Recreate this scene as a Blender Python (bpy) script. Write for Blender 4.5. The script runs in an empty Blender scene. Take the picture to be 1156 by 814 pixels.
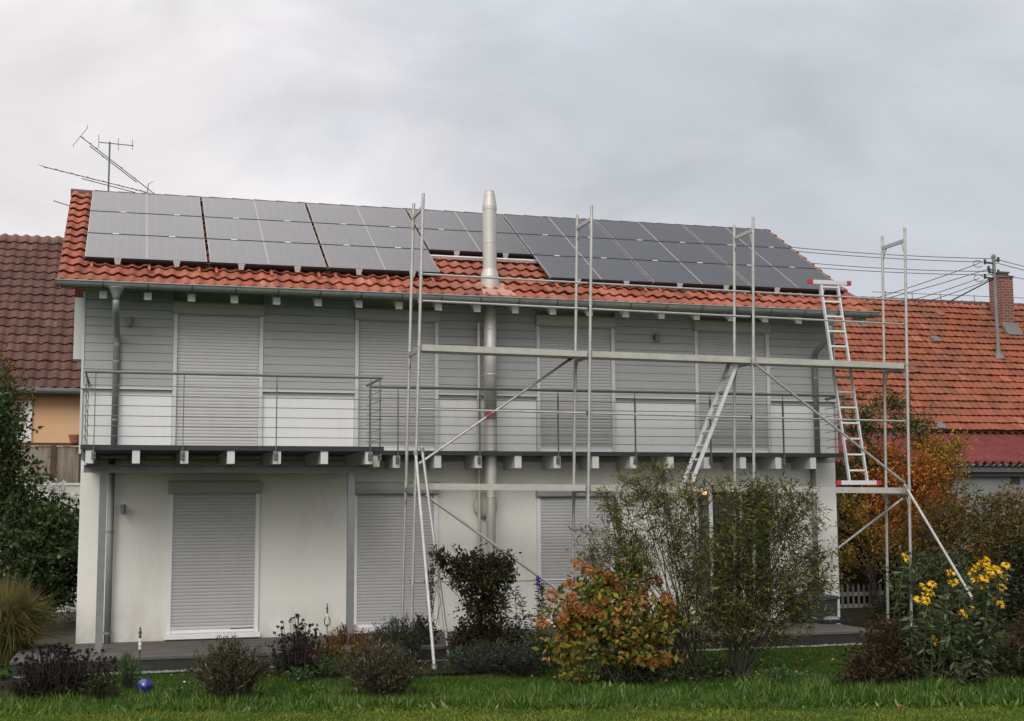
import bpy, math, random
import numpy as np
from mathutils import Vector, Matrix

rnd = random.Random(7)
NR = np.random.default_rng(11)
scene = bpy.context.scene
COL = scene.collection
PI = math.pi

# ------------------------------------------------------------------ camera
FPX = 1485.62
YAW, PITCH, ROLL = (math.radians(a) for a in (16.279, 6.397, -0.377))
CAM = np.array([0.683, -21.179, 1.932])
FW = np.array([math.sin(YAW) * math.cos(PITCH), math.cos(YAW) * math.cos(PITCH), math.sin(PITCH)])
_r = np.array([math.cos(YAW), -math.sin(YAW), 0.0])
_u = np.cross(_r, FW)
RT = math.cos(ROLL) * _r + math.sin(ROLL) * _u
UP = -math.sin(ROLL) * _r + math.cos(ROLL) * _u
FH = np.array([math.sin(YAW), math.cos(YAW), 0.0])

def at(a, b, x=None, y=None, z=None, plane=None):
    """surveyed point: where the sight line of a photo pixel meets a real plane"""
    d = FW + RT * (a - 578) / FPX - UP * (b - 407) / FPX
    if x is not None: t = (x - CAM[0]) / d[0]
    elif y is not None: t = (y - CAM[1]) / d[1]
    elif z is not None: t = (z - CAM[2]) / d[2]
    else:
        n, c = plane; t = (c - n @ CAM) / (n @ d)
    return CAM + t * d

def mpp(P):                      # metres per photo pixel at a point
    return float((np.asarray(P) - CAM) @ FW) / FPX

cd = bpy.data.cameras.new('camera'); cam = bpy.data.objects.new('camera', cd); COL.objects.link(cam)
cd.sensor_width = 36; cd.lens = FPX / 1156 * 36; cd.clip_end = 3000; cd.clip_start = 0.1
M4 = Matrix(((RT[0], UP[0], -FW[0], CAM[0]), (RT[1], UP[1], -FW[1], CAM[1]), (RT[2], UP[2], -FW[2], CAM[2]), (0, 0, 0, 1)))
cam.matrix_world = M4
scene.camera = cam

# ------------------------------------------------------------------ materials
MATS = {}
def newmat(name):
    m = bpy.data.materials.new(name); m.use_nodes = True
    nt = m.node_tree; b = nt.nodes['Principled BSDF']
    MATS[name] = m
    return m, nt, b

def L(nt, a, b): nt.links.new(a, b)

def mat(name, col, rough=0.6, metal=0.0, var=0.12, scale=3.0, bump=0.0, bscale=60.0, stretch=None, dirt=None, spec=0.4, streak=0.0):
    """plain painted / mineral surface with soft tone variation, fine bump and optional dirt colour"""
    m, nt, b = newmat(name)
    tc = nt.nodes.new('ShaderNodeTexCoord'); mp = nt.nodes.new('ShaderNodeMapping')
    if stretch: mp.inputs['Scale'].default_value = stretch
    L(nt, tc.outputs['Object'], mp.inputs['Vector'])
    n1 = nt.nodes.new('ShaderNodeTexNoise'); n1.inputs['Scale'].default_value = scale; n1.inputs['Detail'].default_value = 6
    n1.inputs['Roughness'].default_value = 0.65
    L(nt, mp.outputs['Vector'], n1.inputs['Vector'])
    r = nt.nodes.new('ShaderNodeValToRGB'); c = np.array(col)
    r.color_ramp.elements[0].position = 0.3; r.color_ramp.elements[1].position = 0.7
    lo = np.clip(c * (1 - var), 0, 1); hi = np.clip(c * (1 + var), 0, 1)
    r.color_ramp.elements[0].color = (*lo, 1); r.color_ramp.elements[1].color = (*hi, 1)
    L(nt, n1.outputs['Fac'], r.inputs['Fac'])
    out = r.outputs['Color']
    if dirt:
        n2 = nt.nodes.new('ShaderNodeTexNoise'); n2.inputs['Scale'].default_value = scale * 2.3; n2.inputs['Detail'].default_value = 9
        n2.inputs['Roughness'].default_value = 0.75
        if streak:
            mp2 = nt.nodes.new('ShaderNodeMapping'); mp2.inputs['Scale'].default_value = (1, 1, streak)
            L(nt, tc.outputs['Object'], mp2.inputs['Vector']); L(nt, mp2.outputs['Vector'], n2.inputs['Vector'])
        else:
            L(nt, mp.outputs['Vector'], n2.inputs['Vector'])
        r2 = nt.nodes.new('ShaderNodeValToRGB'); r2.color_ramp.elements[0].position = 0.52; r2.color_ramp.elements[1].position = 0.78
        r2.color_ramp.elements[0].color = (0, 0, 0, 1); r2.color_ramp.elements[1].color = (dirt[3],) * 3 + (1,)
        L(nt, n2.outputs['Fac'], r2.inputs['Fac'])
        mx = nt.nodes.new('ShaderNodeMixRGB'); mx.inputs['Color2'].default_value = (*dirt[:3], 1)
        L(nt, r2.outputs['Color'], mx.inputs['Fac']); L(nt, out, mx.inputs['Color1']); out = mx.outputs['Color']
    L(nt, out, b.inputs['Base Color'])
    b.inputs['Roughness'].default_value = rough; b.inputs['Metallic'].default_value = metal
    b.inputs['Specular IOR Level'].default_value = spec
    if bump:
        n3 = nt.nodes.new('ShaderNodeTexNoise'); n3.inputs['Scale'].default_value = bscale; n3.inputs['Detail'].default_value = 4
        L(nt, mp.outputs['Vector'], n3.inputs['Vector'])
        bp = nt.nodes.new('ShaderNodeBump'); bp.inputs['Strength'].default_value = bump; bp.inputs['Distance'].default_value = 0.01
        L(nt, n3.outputs['Fac'], bp.inputs['Height']); L(nt, bp.outputs['Normal'], b.inputs['Normal'])
    return m

def leafmat(name, stops, rough=0.65, trans=0.25, spec=0.06):
    """foliage: every leaf takes its own tone from the ramp"""
    m, nt, b = newmat(name)
    g = nt.nodes.new('ShaderNodeNewGeometry')
    r = nt.nodes.new('ShaderNodeValToRGB'); cr = r.color_ramp
    while len(cr.elements) < len(stops): cr.elements.new(0.5)
    for e, (p, c) in zip(cr.elements, stops): e.position = p; e.color = (*c, 1)
    L(nt, g.outputs['Random Per Island'], r.inputs['Fac'])
    L(nt, r.outputs['Color'], b.inputs['Base Color'])
    b.inputs['Roughness'].default_value = rough; b.inputs['Specular IOR Level'].default_value = spec
    t = nt.nodes.new('ShaderNodeBsdfTranslucent'); L(nt, r.outputs['Color'], t.inputs['Color'])
    mx = nt.nodes.new('ShaderNodeMixShader'); mx.inputs['Fac'].default_value = trans
    L(nt, b.outputs['BSDF'], mx.inputs[1]); L(nt, t.outputs['BSDF'], mx.inputs[2])
    L(nt, mx.outputs['Shader'], nt.nodes['Material Output'].inputs['Surface'])
    return m

def tilemat(name, stops, stain, stain_amt=0.5, rough=0.75):
    """clay tiles: fired tone per tile (attribute 'tile'), weather stains over them"""
    m, nt, b = newmat(name)
    a = nt.nodes.new('ShaderNodeAttribute'); a.attribute_name = 'tile'
    r = nt.nodes.new('ShaderNodeValToRGB'); cr = r.color_ramp
    while len(cr.elements) < len(stops): cr.elements.new(0.5)
    for e, (p, c) in zip(cr.elements, stops): e.position = p; e.color = (*c, 1)
    L(nt, a.outputs['Fac'], r.inputs['Fac'])
    tc = nt.nodes.new('ShaderNodeTexCoord')
    n1 = nt.nodes.new('ShaderNodeTexNoise'); n1.inputs['Scale'].default_value = 0.9; n1.inputs['Detail'].default_value = 10; n1.inputs['Roughness'].default_value = 0.72
    L(nt, tc.outputs['Object'], n1.inputs['Vector'])
    r2 = nt.nodes.new('ShaderNodeValToRGB'); r2.color_ramp.elements[0].position = 0.42; r2.color_ramp.elements[1].position = 0.68
    r2.color_ramp.elements[0].color = (0, 0, 0, 1); r2.color_ramp.elements[1].color = (stain_amt,) * 3 + (1,)
    L(nt, n1.outputs['Fac'], r2.inputs['Fac'])
    mx = nt.nodes.new('ShaderNodeMixRGB'); mx.inputs['Color2'].default_value = (*stain, 1)
    L(nt, r2.outputs['Color'], mx.inputs['Fac']); L(nt, r.outputs['Color'], mx.inputs['Color1'])
    n3 = nt.nodes.new('ShaderNodeTexNoise'); n3.inputs['Scale'].default_value = 14; n3.inputs['Detail'].default_value = 6
    L(nt, tc.outputs['Object'], n3.inputs['Vector'])
    m2 = nt.nodes.new('ShaderNodeMixRGB'); m2.blend_type = 'MULTIPLY'; m2.inputs['Fac'].default_value = 0.45
    L(nt, mx.outputs['Color'], m2.inputs['Color1']); L(nt, n3.outputs['Fac'], m2.inputs['Color2'])
    hs = nt.nodes.new('ShaderNodeHueSaturation'); hs.inputs['Value'].default_value = 1.25
    L(nt, m2.outputs['Color'], hs.inputs['Color'])
    L(nt, hs.outputs['Color'], b.inputs['Base Color'])
    b.inputs['Roughness'].default_value = rough; b.inputs['Specular IOR Level'].default_value = 0.3
    return m

WHITE_RENDER = mat('white_render', (.68, .667, .612), .9, var=.04, scale=.8, bump=.25, bscale=90, dirt=(.40, .38, .32, .35), streak=.35)
WHITE_BOARD = mat('white_board', (.66, .66, .635), .6, var=.03, scale=1.2, dirt=(.45, .44, .40, .3), streak=.2)
GREY_BOARD = mat('grey_weatherboard', (.325, .332, .325), .7, var=.06, scale=2, stretch=(.4, 1, 6), bump=.15, bscale=30)
SHUTTER = mat('shutter_slat', (.42, .415, .405), .5, var=.04, scale=1.5, dirt=(.28, .28, .26, .3), streak=.3)
def per_object(m, amt):
    nt = m.node_tree; b = nt.nodes['Principled BSDF']; src = b.inputs['Base Color'].links[0].from_socket
    oi = nt.nodes.new('ShaderNodeObjectInfo'); mr = nt.nodes.new('ShaderNodeMapRange'); mr.inputs[3].default_value = 1 - amt; mr.inputs[4].default_value = 1 + amt
    L(nt, oi.outputs['Random'], mr.inputs[0]); h = nt.nodes.new('ShaderNodeHueSaturation'); L(nt, mr.outputs[0], h.inputs['Value']); L(nt, src, h.inputs['Color']); L(nt, h.outputs['Color'], b.inputs['Base Color'])
def base_dirt(m, col, top, amt):
    nt = m.node_tree; b = nt.nodes['Principled BSDF']; src = b.inputs['Base Color'].links[0].from_socket
    tc = nt.nodes.new('ShaderNodeTexCoord'); sp = nt.nodes.new('ShaderNodeSeparateXYZ'); L(nt, tc.outputs['Object'], sp.inputs[0])
    mpn = nt.nodes.new('ShaderNodeMapping'); mpn.inputs['Scale'].default_value = (1, 1, .35); L(nt, tc.outputs['Object'], mpn.inputs['Vector'])
    n = nt.nodes.new('ShaderNodeTexNoise'); n.inputs['Scale'].default_value = 3.5; n.inputs['Detail'].default_value = 9; n.inputs['Roughness'].default_value = .7; L(nt, mpn.outputs['Vector'], n.inputs['Vector'])
    mr = nt.nodes.new('ShaderNodeMapRange'); mr.inputs[1].default_value = -.05; mr.inputs[2].default_value = top; mr.inputs[3].default_value = 1; mr.inputs[4].default_value = 0; L(nt, sp.outputs['Z'], mr.inputs[0])
    a = nt.nodes.new('ShaderNodeMath'); a.operation = 'MULTIPLY_ADD'; L(nt, n.outputs['Fac'], a.inputs[0]); a.inputs[1].default_value = 2.2; a.inputs[2].default_value = -.75
    c = nt.nodes.new('ShaderNodeMath'); c.operation = 'MULTIPLY'; c.use_clamp = True; L(nt, a.outputs[0], c.inputs[0]); L(nt, mr.outputs[0], c.inputs[1])
    d = nt.nodes.new('ShaderNodeMath'); d.operation = 'MULTIPLY'; L(nt, c.outputs[0], d.inputs[0]); d.inputs[1].default_value = amt
    mx = nt.nodes.new('ShaderNodeMixRGB'); mx.inputs['Color2'].default_value = (*col, 1); L(nt, d.outputs[0], mx.inputs['Fac']); L(nt, src, mx.inputs['Color1']); L(nt, mx.outputs['Color'], b.inputs['Base Color'])
base_dirt(WHITE_RENDER, (.24, .22, .16), .55, .8)
per_object(SHUTTER, .09)
SHUTTER_BOX = mat('shutter_box', (.34, .345, .31), .45, var=.04)
FRAME_GREY = mat('frame_grey', (.50, .51, .50), .5, var=.04)
FRAME_WHITE = mat('frame_white', (.68, .68, .66), .45, var=.04, dirt=(.45, .44, .4, .3))
ZINC = mat('weathered_zinc', (.22, .235, .225), .6, .2, var=.15, scale=4, dirt=(.2, .22, .22, .5))
DARK_ZINC = mat('dark_zinc', (.085, .09, .09), .65, .1, var=.12, scale=5)
RAIL = mat('railing_steel', (.13, .14, .138), .6, .2, var=.12, scale=9)
STEEL = mat('galvanised_steel', (.175, .18, .175), .6, .2, var=.16, scale=9, dirt=(.22, .24, .24, .45))
DARK_STEEL = mat('dark_steel', (.035, .038, .04), .5, .4, var=.1)
STAINLESS = mat('stainless_pipe', (.48, .465, .42), .52, .4, var=.06, scale=4, dirt=(.4, .38, .34, .35))
ALU = mat('scaffold_tube', (.40, .40, .37), .45, .5, var=.15, scale=7, dirt=(.30, .28, .22, .6))
ALU_BRIGHT = mat('bright_aluminium', (.58, .58, .57), .5, .3, var=.06, scale=8)
DECKMAT = mat('scaffold_deck', (.40, .39, .345), .6, .2, var=.12, scale=5, dirt=(.27, .25, .2, .5))
RED_PLASTIC = mat('red_plastic', (.38, .03, .045), .45, var=.08)
WOOD_WHITE = mat('painted_joist', (.52, .52, .49), .7, var=.05, scale=4, dirt=(.42, .40, .35, .4))
SOFFIT = mat('painted_soffit', (.40, .41, .38), .8, var=.05)
TERRACE = mat('terrace_boards', (.082, .072, .060), .8, var=.25, scale=2.5, stretch=(.6, 5, 5), bump=.4, bscale=25, dirt=(.14, .13, .11, .4))
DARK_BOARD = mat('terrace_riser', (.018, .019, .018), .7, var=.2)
GRAVEL = mat('gravel', (.055, .050, .036), .95, var=.5, scale=45, bump=1, bscale=50, dirt=(.06, .07, .03, .6))
SOIL = mat('soil', (.022, .019, .012), 1, spec=.03, var=.5, scale=25, bump=1, bscale=60, dirt=(.03, .05, .012, .8))
GROUND = mat('lawn_ground', (.026, .052, .009), 1, var=.4, scale=6, bump=.8, bscale=60, dirt=(.055, .07, .015, .5), spec=.03)
PEACH = mat('peach_render', (.64, .39, .225), .9, var=.05, scale=.7, bump=.2, dirt=(.4, .25, .15, .3))
OLDWOOD = mat('weathered_wood', (.24, .205, .16), .9, var=.4, scale=4, stretch=(3, 3, .35), bump=.5, dirt=(.30, .27, .23, .7))
GREYWOOD = mat('grey_picket', (.13, .13, .12), .9, var=.2, scale=6, stretch=(3, 3, .4))
BROWNWOOD = mat('brown_wood', (.085, .052, .035), .8, var=.3, scale=4, stretch=(3, 3, .4))
BARK = mat('bark', (.06, .046, .034), .95, var=.35, scale=12, stretch=(1, 1, .25), bump=.8)
PALEBARK = mat('pale_stem', (.13, .12, .075), .9, var=.35, scale=12)
DARKSTEM = mat('dark_stem', (.028, .024, .018), .9, var=.35, scale=12)
GREENSTEM = mat('green_stem', (.055, .075, .03), .8, var=.3, scale=12)
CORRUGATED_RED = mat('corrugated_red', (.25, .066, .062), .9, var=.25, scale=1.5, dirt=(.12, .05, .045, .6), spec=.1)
FIBRE = mat('fibre_cement', (.13, .13, .125), .9, var=.25)
SHEDWALL = mat('shed_wall', (.20, .205, .19), .9, var=.15, scale=1.4, dirt=(.1, .1, .09, .6))
CONCRETE = mat('concrete', (.12, .11, .10), .9, var=.2, bump=.5)
LEAD = mat('lead_flashing', (.13, .12, .11), .6, var=.2)
CABLE = mat('cable', (.03, .03, .032), .7, var=.1)
ANTENNA = mat('antenna_metal', (.12, .12, .125), .5, .4, var=.1)
BLUEGLASS = mat('blue_glass', (.012, .016, .15), .08, var=.2, spec=.8)
BLACKPL = mat('black_plastic', (.016, .017, .018), .45, var=.2)
DARKGREEN_PL = mat('dark_green_box', (.022, .030, .025), .6, var=.2)
TERRACOTTA = mat('terracotta', (.33, .10, .06), .8, var=.15)
WOODBEAD = mat('painted_beads', (.62, .60, .54), .5, var=.1)
DARKBEAD = mat('dark_beads', (.06, .05, .045), .5, var=.1)
CREAM_DISC = mat('cream_disc', (.50, .46, .38), .5, var=.08, scale=4)
FLASH = mat('pinkish_flashing', (.36, .20, .155), .7, var=.2, scale=6)
TILE_RED = tilemat('red_clay_tiles', [(0, (.22, .062, .038)), (.4, (.36, .108, .064)), (.8, (.44, .15, .092)), (1, (.50, .22, .155))], (.17, .072, .052), .7)
TILE_ORANGE = tilemat('orange_clay_tiles', [(0, (.24, .068, .038)), (.4, (.34, .098, .052)), (.8, (.41, .13, .07)), (1, (.45, .19, .115))], (.20, .10, .066), .95)
TILE_BROWN = tilemat('brown_clay_tiles', [(0, (.105, .052, .042)), (.5, (.155, .074, .060)), (1, (.21, .115, .095))], (.10, .062, .052), .8)

def mk_glass():
    m, nt, b = newmat('solar_glass')
    tc = nt.nodes.new('ShaderNodeTexCoord')
    sep = nt.nodes.new('ShaderNodeSeparateXYZ'); L(nt, tc.outputs['Object'], sep.inputs['Vector'])
    def lines(sock, step, width):
        a = nt.nodes.new('ShaderNodeMath'); a.operation = 'DIVIDE'; a.inputs[1].default_value = step; L(nt, sock, a.inputs[0])
        f = nt.nodes.new('ShaderNodeMath'); f.operation = 'FRACT'; L(nt, a.outputs[0], f.inputs[0])
        g = nt.nodes.new('ShaderNodeMath'); g.operation = 'LESS_THAN'; g.inputs[1].default_value = width; L(nt, f.outputs[0], g.inputs[0])
        return g.outputs[0]
    lx = lines(sep.outputs['X'], .15, .045); ly = lines(sep.outputs['Y'], .19, .05)
    mxx = nt.nodes.new('ShaderNodeMath'); mxx.operation = 'MAXIMUM'; L(nt, lx, mxx.inputs[0]); L(nt, ly, mxx.inputs[1])
    n = nt.nodes.new('ShaderNodeTexNoise'); n.inputs['Scale'].default_value = 2.5; n.inputs['Detail'].default_value = 7
    L(nt, tc.outputs['Object'], n.inputs['Vector'])
    r = nt.nodes.new('ShaderNodeValToRGB')
    r.color_ramp.elements[0].color = (.022, .023, .028, 1); r.color_ramp.elements[1].color = (.045, .046, .05, 1)
    L(nt, n.outputs['Fac'], r.inputs['Fac'])
    mx = nt.nodes.new('ShaderNodeMixRGB'); mx.inputs['Color2'].default_value = (.085, .085, .09, 1)
    L(nt, mxx.outputs[0], mx.inputs['Fac']); L(nt, r.outputs['Color'], mx.inputs['Color1'])
    L(nt, mx.outputs['Color'], b.inputs['Base Color'])
    b.inputs['Roughness'].default_value = .16; b.inputs['IOR'].default_value = 2.0
    b.inputs['Specular IOR Level'].default_value = .5
    return m
SOLAR = mk_glass()
def mk_pane():
    m, nt, b = newmat('window_pane')
    b.inputs['Base Color'].default_value = (.012, .014, .014, 1); b.inputs['Roughness'].default_value = .06
    n = nt.nodes.new('ShaderNodeTexNoise'); n.inputs['Scale'].default_value = 1.2
    bp = nt.nodes.new('ShaderNodeBump'); bp.inputs['Strength'].default_value = .03; L(nt, n.outputs['Fac'], bp.inputs['Height'])
    L(nt, bp.outputs['Normal'], b.inputs['Normal'])
    return m
PANE = mk_pane()
def mk_brick():
    m, nt, b = newmat('chimney_brick')
    tc = nt.nodes.new('ShaderNodeTexCoord'); sep = nt.nodes.new('ShaderNodeSeparateXYZ'); L(nt, tc.outputs['Object'], sep.inputs[0])
    ad = nt.nodes.new('ShaderNodeMath'); L(nt, sep.outputs[0], ad.inputs[0]); L(nt, sep.outputs[1], ad.inputs[1])
    cb = nt.nodes.new('ShaderNodeCombineXYZ'); L(nt, ad.outputs[0], cb.inputs[0]); L(nt, sep.outputs[2], cb.inputs[1])
    br = nt.nodes.new('ShaderNodeTexBrick'); br.inputs['Scale'].default_value = 1
    br.inputs['Brick Width'].default_value = .24; br.inputs['Row Height'].default_value = .085; br.inputs['Mortar Size'].default_value = .010
    br.inputs['Color1'].default_value = (.20, .055, .035, 1); br.inputs['Color2'].default_value = (.13, .042, .03, 1); br.inputs['Mortar'].default_value = (.24, .21, .18, 1)
    L(nt, cb.outputs[0], br.inputs['Vector']); L(nt, br.outputs['Color'], b.inputs['Base Color']); b.inputs['Roughness'].default_value = .9
    return m
BRICK = mk_brick()
def mk_lamp():
    m, nt, b = newmat('warm_bulb')
    b.inputs['Base Color'].default_value = (.9, .7, .4, 1)
    b.inputs['Emission Color'].default_value = (1, .50, .16, 1); b.inputs['Emission Strength'].default_value = 3.2
    return m
BULB = mk_lamp()

LF = {}
LF['tree_dark'] = leafmat('leaf_dark_tree', [(0, (.018, .032, .011)), (.5, (.036, .060, .020)), (.85, (.07, .10, .036)), (1, (.15, .19, .10))])
LF['willow'] = leafmat('leaf_willow', [(0, (.034, .042, .012)), (.45, (.080, .088, .026)), (.8, (.15, .14, .042)), (1, (.30, .24, .07))])
LF['willow2'] = leafmat('leaf_willow_dark', [(0, (.026, .034, .010)), (.5, (.066, .078, .023)), (.83, (.13, .128, .038)), (1, (.27, .22, .06))])
LF['hyd'] = leafmat('leaf_hydrangea', [(0, (.040, .062, .016)), (.4, (.105, .13, .026)), (.68, (.21, .18, .034)), (.9, (.31, .19, .036)), (1, (.33, .14, .04))])
LF['hydflower'] = leafmat('petal_hydrangea', [(0, (.24, .085, .028)), (.5, (.36, .135, .042)), (1, (.46, .22, .085))])
LF['lav'] = leafmat('leaf_lavender', [(0, (.022, .020, .011)), (.55, (.056, .050, .027)), (.88, (.11, .098, .055)), (1, (.30, .26, .21))])
LF['lav_bluish'] = leafmat('leaf_bluish', [(0, (.018, .024, .016)), (.6, (.042, .052, .036)), (1, (.11, .125, .09))])
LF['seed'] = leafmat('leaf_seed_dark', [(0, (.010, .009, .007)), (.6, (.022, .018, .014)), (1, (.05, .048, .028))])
LF['seedhead'] = leafmat('seed_head', [(0, (.010, .008, .009)), (1, (.030, .018, .022))], trans=0)
LF['ograss'] = leafmat('blade_ornamental', [(0, (.06, .065, .02)), (.5, (.13, .12, .04)), (1, (.25, .21, .085))])
LF['green'] = leafmat('leaf_fresh_green', [(0, (.025, .055, .016)), (.6, (.06, .11, .035)), (1, (.12, .19, .07))])
LF['euph'] = leafmat('leaf_rust', [(0, (.06, .035, .014)), (.5, (.15, .065, .02)), (1, (.24, .10, .03))])
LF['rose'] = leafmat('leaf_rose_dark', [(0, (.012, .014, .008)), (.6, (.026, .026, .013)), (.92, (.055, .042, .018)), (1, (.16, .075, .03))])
LF['tall'] = leafmat('leaf_tall_dark', [(0, (.018, .028, .012)), (.6, (.036, .052, .02)), (1, (.09, .10, .045))])
LF['purple'] = leafmat('petal_purple', [(0, (.03, .015, .16)), (1, (.08, .04, .32))])
LF['pink'] = leafmat('petal_pink', [(0, (.45, .06, .10)), (1, (.65, .25, .28))])
LF['yellow'] = leafmat('petal_yellow', [(0, (.62, .34, .010)), (1, (.78, .50, .03))])
LF['orangebush'] = leafmat('leaf_orange', [(0, (.12, .05, .014)), (.4, (.28, .09, .02)), (.8, (.44, .14, .03)), (1, (.52, .25, .045))])
LF['yellowbush'] = leafmat('leaf_golden', [(0, (.10, .08, .018)), (.5, (.24, .14, .025)), (1, (.45, .27, .04))])
LF['olivebush'] = leafmat('leaf_olive', [(0, (.040, .040, .013)), (.5, (.085, .070, .02)), (.85, (.15, .095, .024)), (1, (.26, .12, .03))])
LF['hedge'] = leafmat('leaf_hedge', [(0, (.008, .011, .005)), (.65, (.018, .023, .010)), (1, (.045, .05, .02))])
LF['browny'] = leafmat('leaf_browny', [(0, (.020, .016, .010)), (.6, (.045, .034, .018)), (1, (.09, .055, .03))])
LF['sun'] = leafmat('leaf_sunflower', [(0, (.030, .042, .018)), (.6, (.062, .080, .034)), (1, (.15, .16, .10))])
LF['white'] = leafmat('petal_white', [(0, (.5, .5, .48)), (1, (.75, .75, .72))])
LF['lawn'] = leafmat('blade_lawn', [(0, (.016, .046, .007)), (.5, (.034, .082, .012)), (.85, (.07, .125, .022)), (1, (.20, .20, .07))], trans=.3)
LF['fringe'] = leafmat('blade_tall', [(0, (.020, .056, .008)), (.5, (.052, .118, .016)), (.82, (.11, .185, .034)), (1, (.30, .34, .15))], trans=.35)
LF['verge'] = leafmat('blade_verge', [(0, (.075, .115, .012)), (.5, (.15, .20, .024)), (1, (.30, .31, .075))], trans=.3)

# ------------------------------------------------------------------ mesh helpers
class MB:
    def __init__(s): s.v = []; s.f = []
    def add(s, vs, fs):
        o = len(s.v); s.v += [tuple(map(float, p)) for p in vs]; s.f += [tuple(i + o for i in f) for f in fs]; return s
    def box(s, x0, x1, y0, y1, z0, z1):
        return s.add([(x0, y0, z0), (x1, y0, z0), (x1, y1, z0), (x0, y1, z0), (x0, y0, z1), (x1, y0, z1), (x1, y1, z1), (x0, y1, z1)],
                     [(0, 3, 2, 1), (4, 5, 6, 7), (0, 1, 5, 4), (1, 2, 6, 5), (2, 3, 7, 6), (3, 0, 4, 7)])
    def bar(s, p, q, w, h, up=(0, 0, 1)):
        """rectangular bar from p to q: w across, h along 'up'"""
        p = np.array(p, float); q = np.array(q, float); d = q - p; d /= np.linalg.norm(d)
        a = np.cross(d, up); a /= np.linalg.norm(a); b = np.cross(a, d)
        vs = [c + a * i * w / 2 + b * j * h / 2 for c in (p, q) for i, j in ((-1, -1), (1, -1), (1, 1), (-1, 1))]
        return s.add(vs, [(0, 3, 2, 1), (4, 5, 6, 7), (0, 1, 5, 4), (1, 2, 6, 5), (2, 3, 7, 6), (3, 0, 4, 7)])
    def tube(s, pts, r, n=8, r1=None, caps=True):
        pts = [np.array(p, float) for p in pts]; k = len(pts)
        rr = [r if r1 is None else r + (r1 - r) * i / (k - 1) for i in range(k)]
        if not np.isscalar(r): rr = list(r)
        vs = []; ref = None
        for i, p in enumerate(pts):
            d = pts[min(i + 1, k - 1)] - pts[max(i - 1, 0)]; d = d / (np.linalg.norm(d) + 1e-9)
            if ref is None:
                ref = np.array((0, 0, 1.)) if abs(d[2]) < .9 else np.array((1., 0, 0))
            a = np.cross(d, ref); a /= np.linalg.norm(a) + 1e-9; b = np.cross(d, a); ref = -np.cross(d, a) if False else ref
            for j in range(n):
                t = 2 * PI * j / n; vs.append(p + rr[i] * (math.cos(t) * a + math.sin(t) * b))
        fs = [(i * n + j, i * n + (j + 1) % n, (i + 1) * n + (j + 1) % n, (i + 1) * n + j) for i in range(k - 1) for j in range(n)]
        if caps: fs += [tuple(range(n - 1, -1, -1)), tuple((k - 1) * n + j for j in range(n))]
        return s.add(vs, fs)
    def lathe(s, c, prof, n=16):
        """prof = [(r, z)...] about the vertical axis through c"""
        vs = [(c[0] + r * math.cos(2 * PI * j / n), c[1] + r * math.sin(2 * PI * j / n), c[2] + z) for r, z in prof for j in range(n)]
        k = len(prof)
        fs = [(i * n + j, i * n + (j + 1) % n, (i + 1) * n + (j + 1) % n, (i + 1) * n + j) for i in range(k - 1) for j in range(n)]
        fs += [tuple(range(n - 1, -1, -1)), tuple((k - 1) * n + j for j in range(n))]
        return s.add(vs, fs)
    def prism_x(s, poly, x0, x1):
        """poly of (y, z) extruded along x"""
        n = len(poly)
        vs = [(x, y, z) for x in (x0, x1) for y, z in poly]
        return s.add(vs, [tuple(range(n - 1, -1, -1)), tuple(range(n, 2 * n))] + [(i, (i + 1) % n, n + (i + 1) % n, n + i) for i in range(n)])
    def build(s, name, m, parent=None, smooth=False, loc=None):
        me = bpy.data.meshes.new(name)
        o = bpy.data.objects.new(name, me); COL.objects.link(o)
        off = np.zeros(3)
        if parent is not None:
            o.parent = parent; r = parent
            while r.parent is not None: r = r.parent
            off = np.array(r.location)
        elif loc is not None:
            off = np.array(loc, float); o.location = off
        me.from_pydata([tuple(np.array(p) - off) for p in s.v], [], s.f)
        import bmesh
        bm = bmesh.new(); bm.from_mesh(me); bmesh.ops.recalc_face_normals(bm, faces=bm.faces); bm.to_mesh(me); bm.free()
        if m is not None: me.materials.append(m)
        if smooth: me.polygons.foreach_set('use_smooth', [True] * len(me.polygons))
        me.update()
        return o

def np_mesh(name, V, F, m, parent=None, loc=None, attr=None):
    """fast mesh from numpy arrays of quads"""
    off = np.zeros(3)
    me = bpy.data.meshes.new(name); o = bpy.data.objects.new(name, me); COL.objects.link(o)
    if parent is not None:
        o.parent = parent; r = parent
        while r.parent is not None: r = r.parent
        off = np.array(r.location)
    elif loc is not None:
        off = np.array(loc, float); o.location = off
    V = (np.asarray(V, float) - off).astype(np.float32); F = np.asarray(F, np.int32); k = F.shape[1]
    me.vertices.add(len(V)); me.vertices.foreach_set('co', V.ravel())
    me.loops.add(F.size); me.loops.foreach_set('vertex_index', F.ravel())
    me.polygons.add(len(F)); me.polygons.foreach_set('loop_start', np.arange(0, F.size, k, dtype=np.int32))
    try: me.polygons.foreach_set('loop_total', np.full(len(F), k, np.int32))
    except Exception: pass
    me.update(calc_edges=True)
    if attr is not None:
        a = me.attributes.new('tile', 'FLOAT', 'FACE'); a.data.foreach_set('value', np.asarray(attr, np.float32))
    me.materials.append(m); me.validate()
    return o

def tag(o, label=None, cat=None, group=None, kind=None):
    if label: o['label'] = label
    if cat: o['category'] = cat
    if group: o['group'] = group
    if kind: o['kind'] = kind
    return o

def thing(name, label, cat, loc=(0, 0, 0), group=None):
    o = bpy.data.objects.new(name, None); COL.objects.link(o); o.location = tuple(map(float, loc)); o.empty_display_size = .2
    return tag(o, label, cat, group)

def copy_tree(o, parent=None):
    c = o.copy(); COL.objects.link(c)
    if parent is not None: c.parent = parent
    for ch in [x for x in COL.objects if x.parent == o]: copy_tree(ch, c)
    return c

def nrm(a): return a / (np.linalg.norm(a, axis=-1, keepdims=True) + 1e-9)

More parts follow.
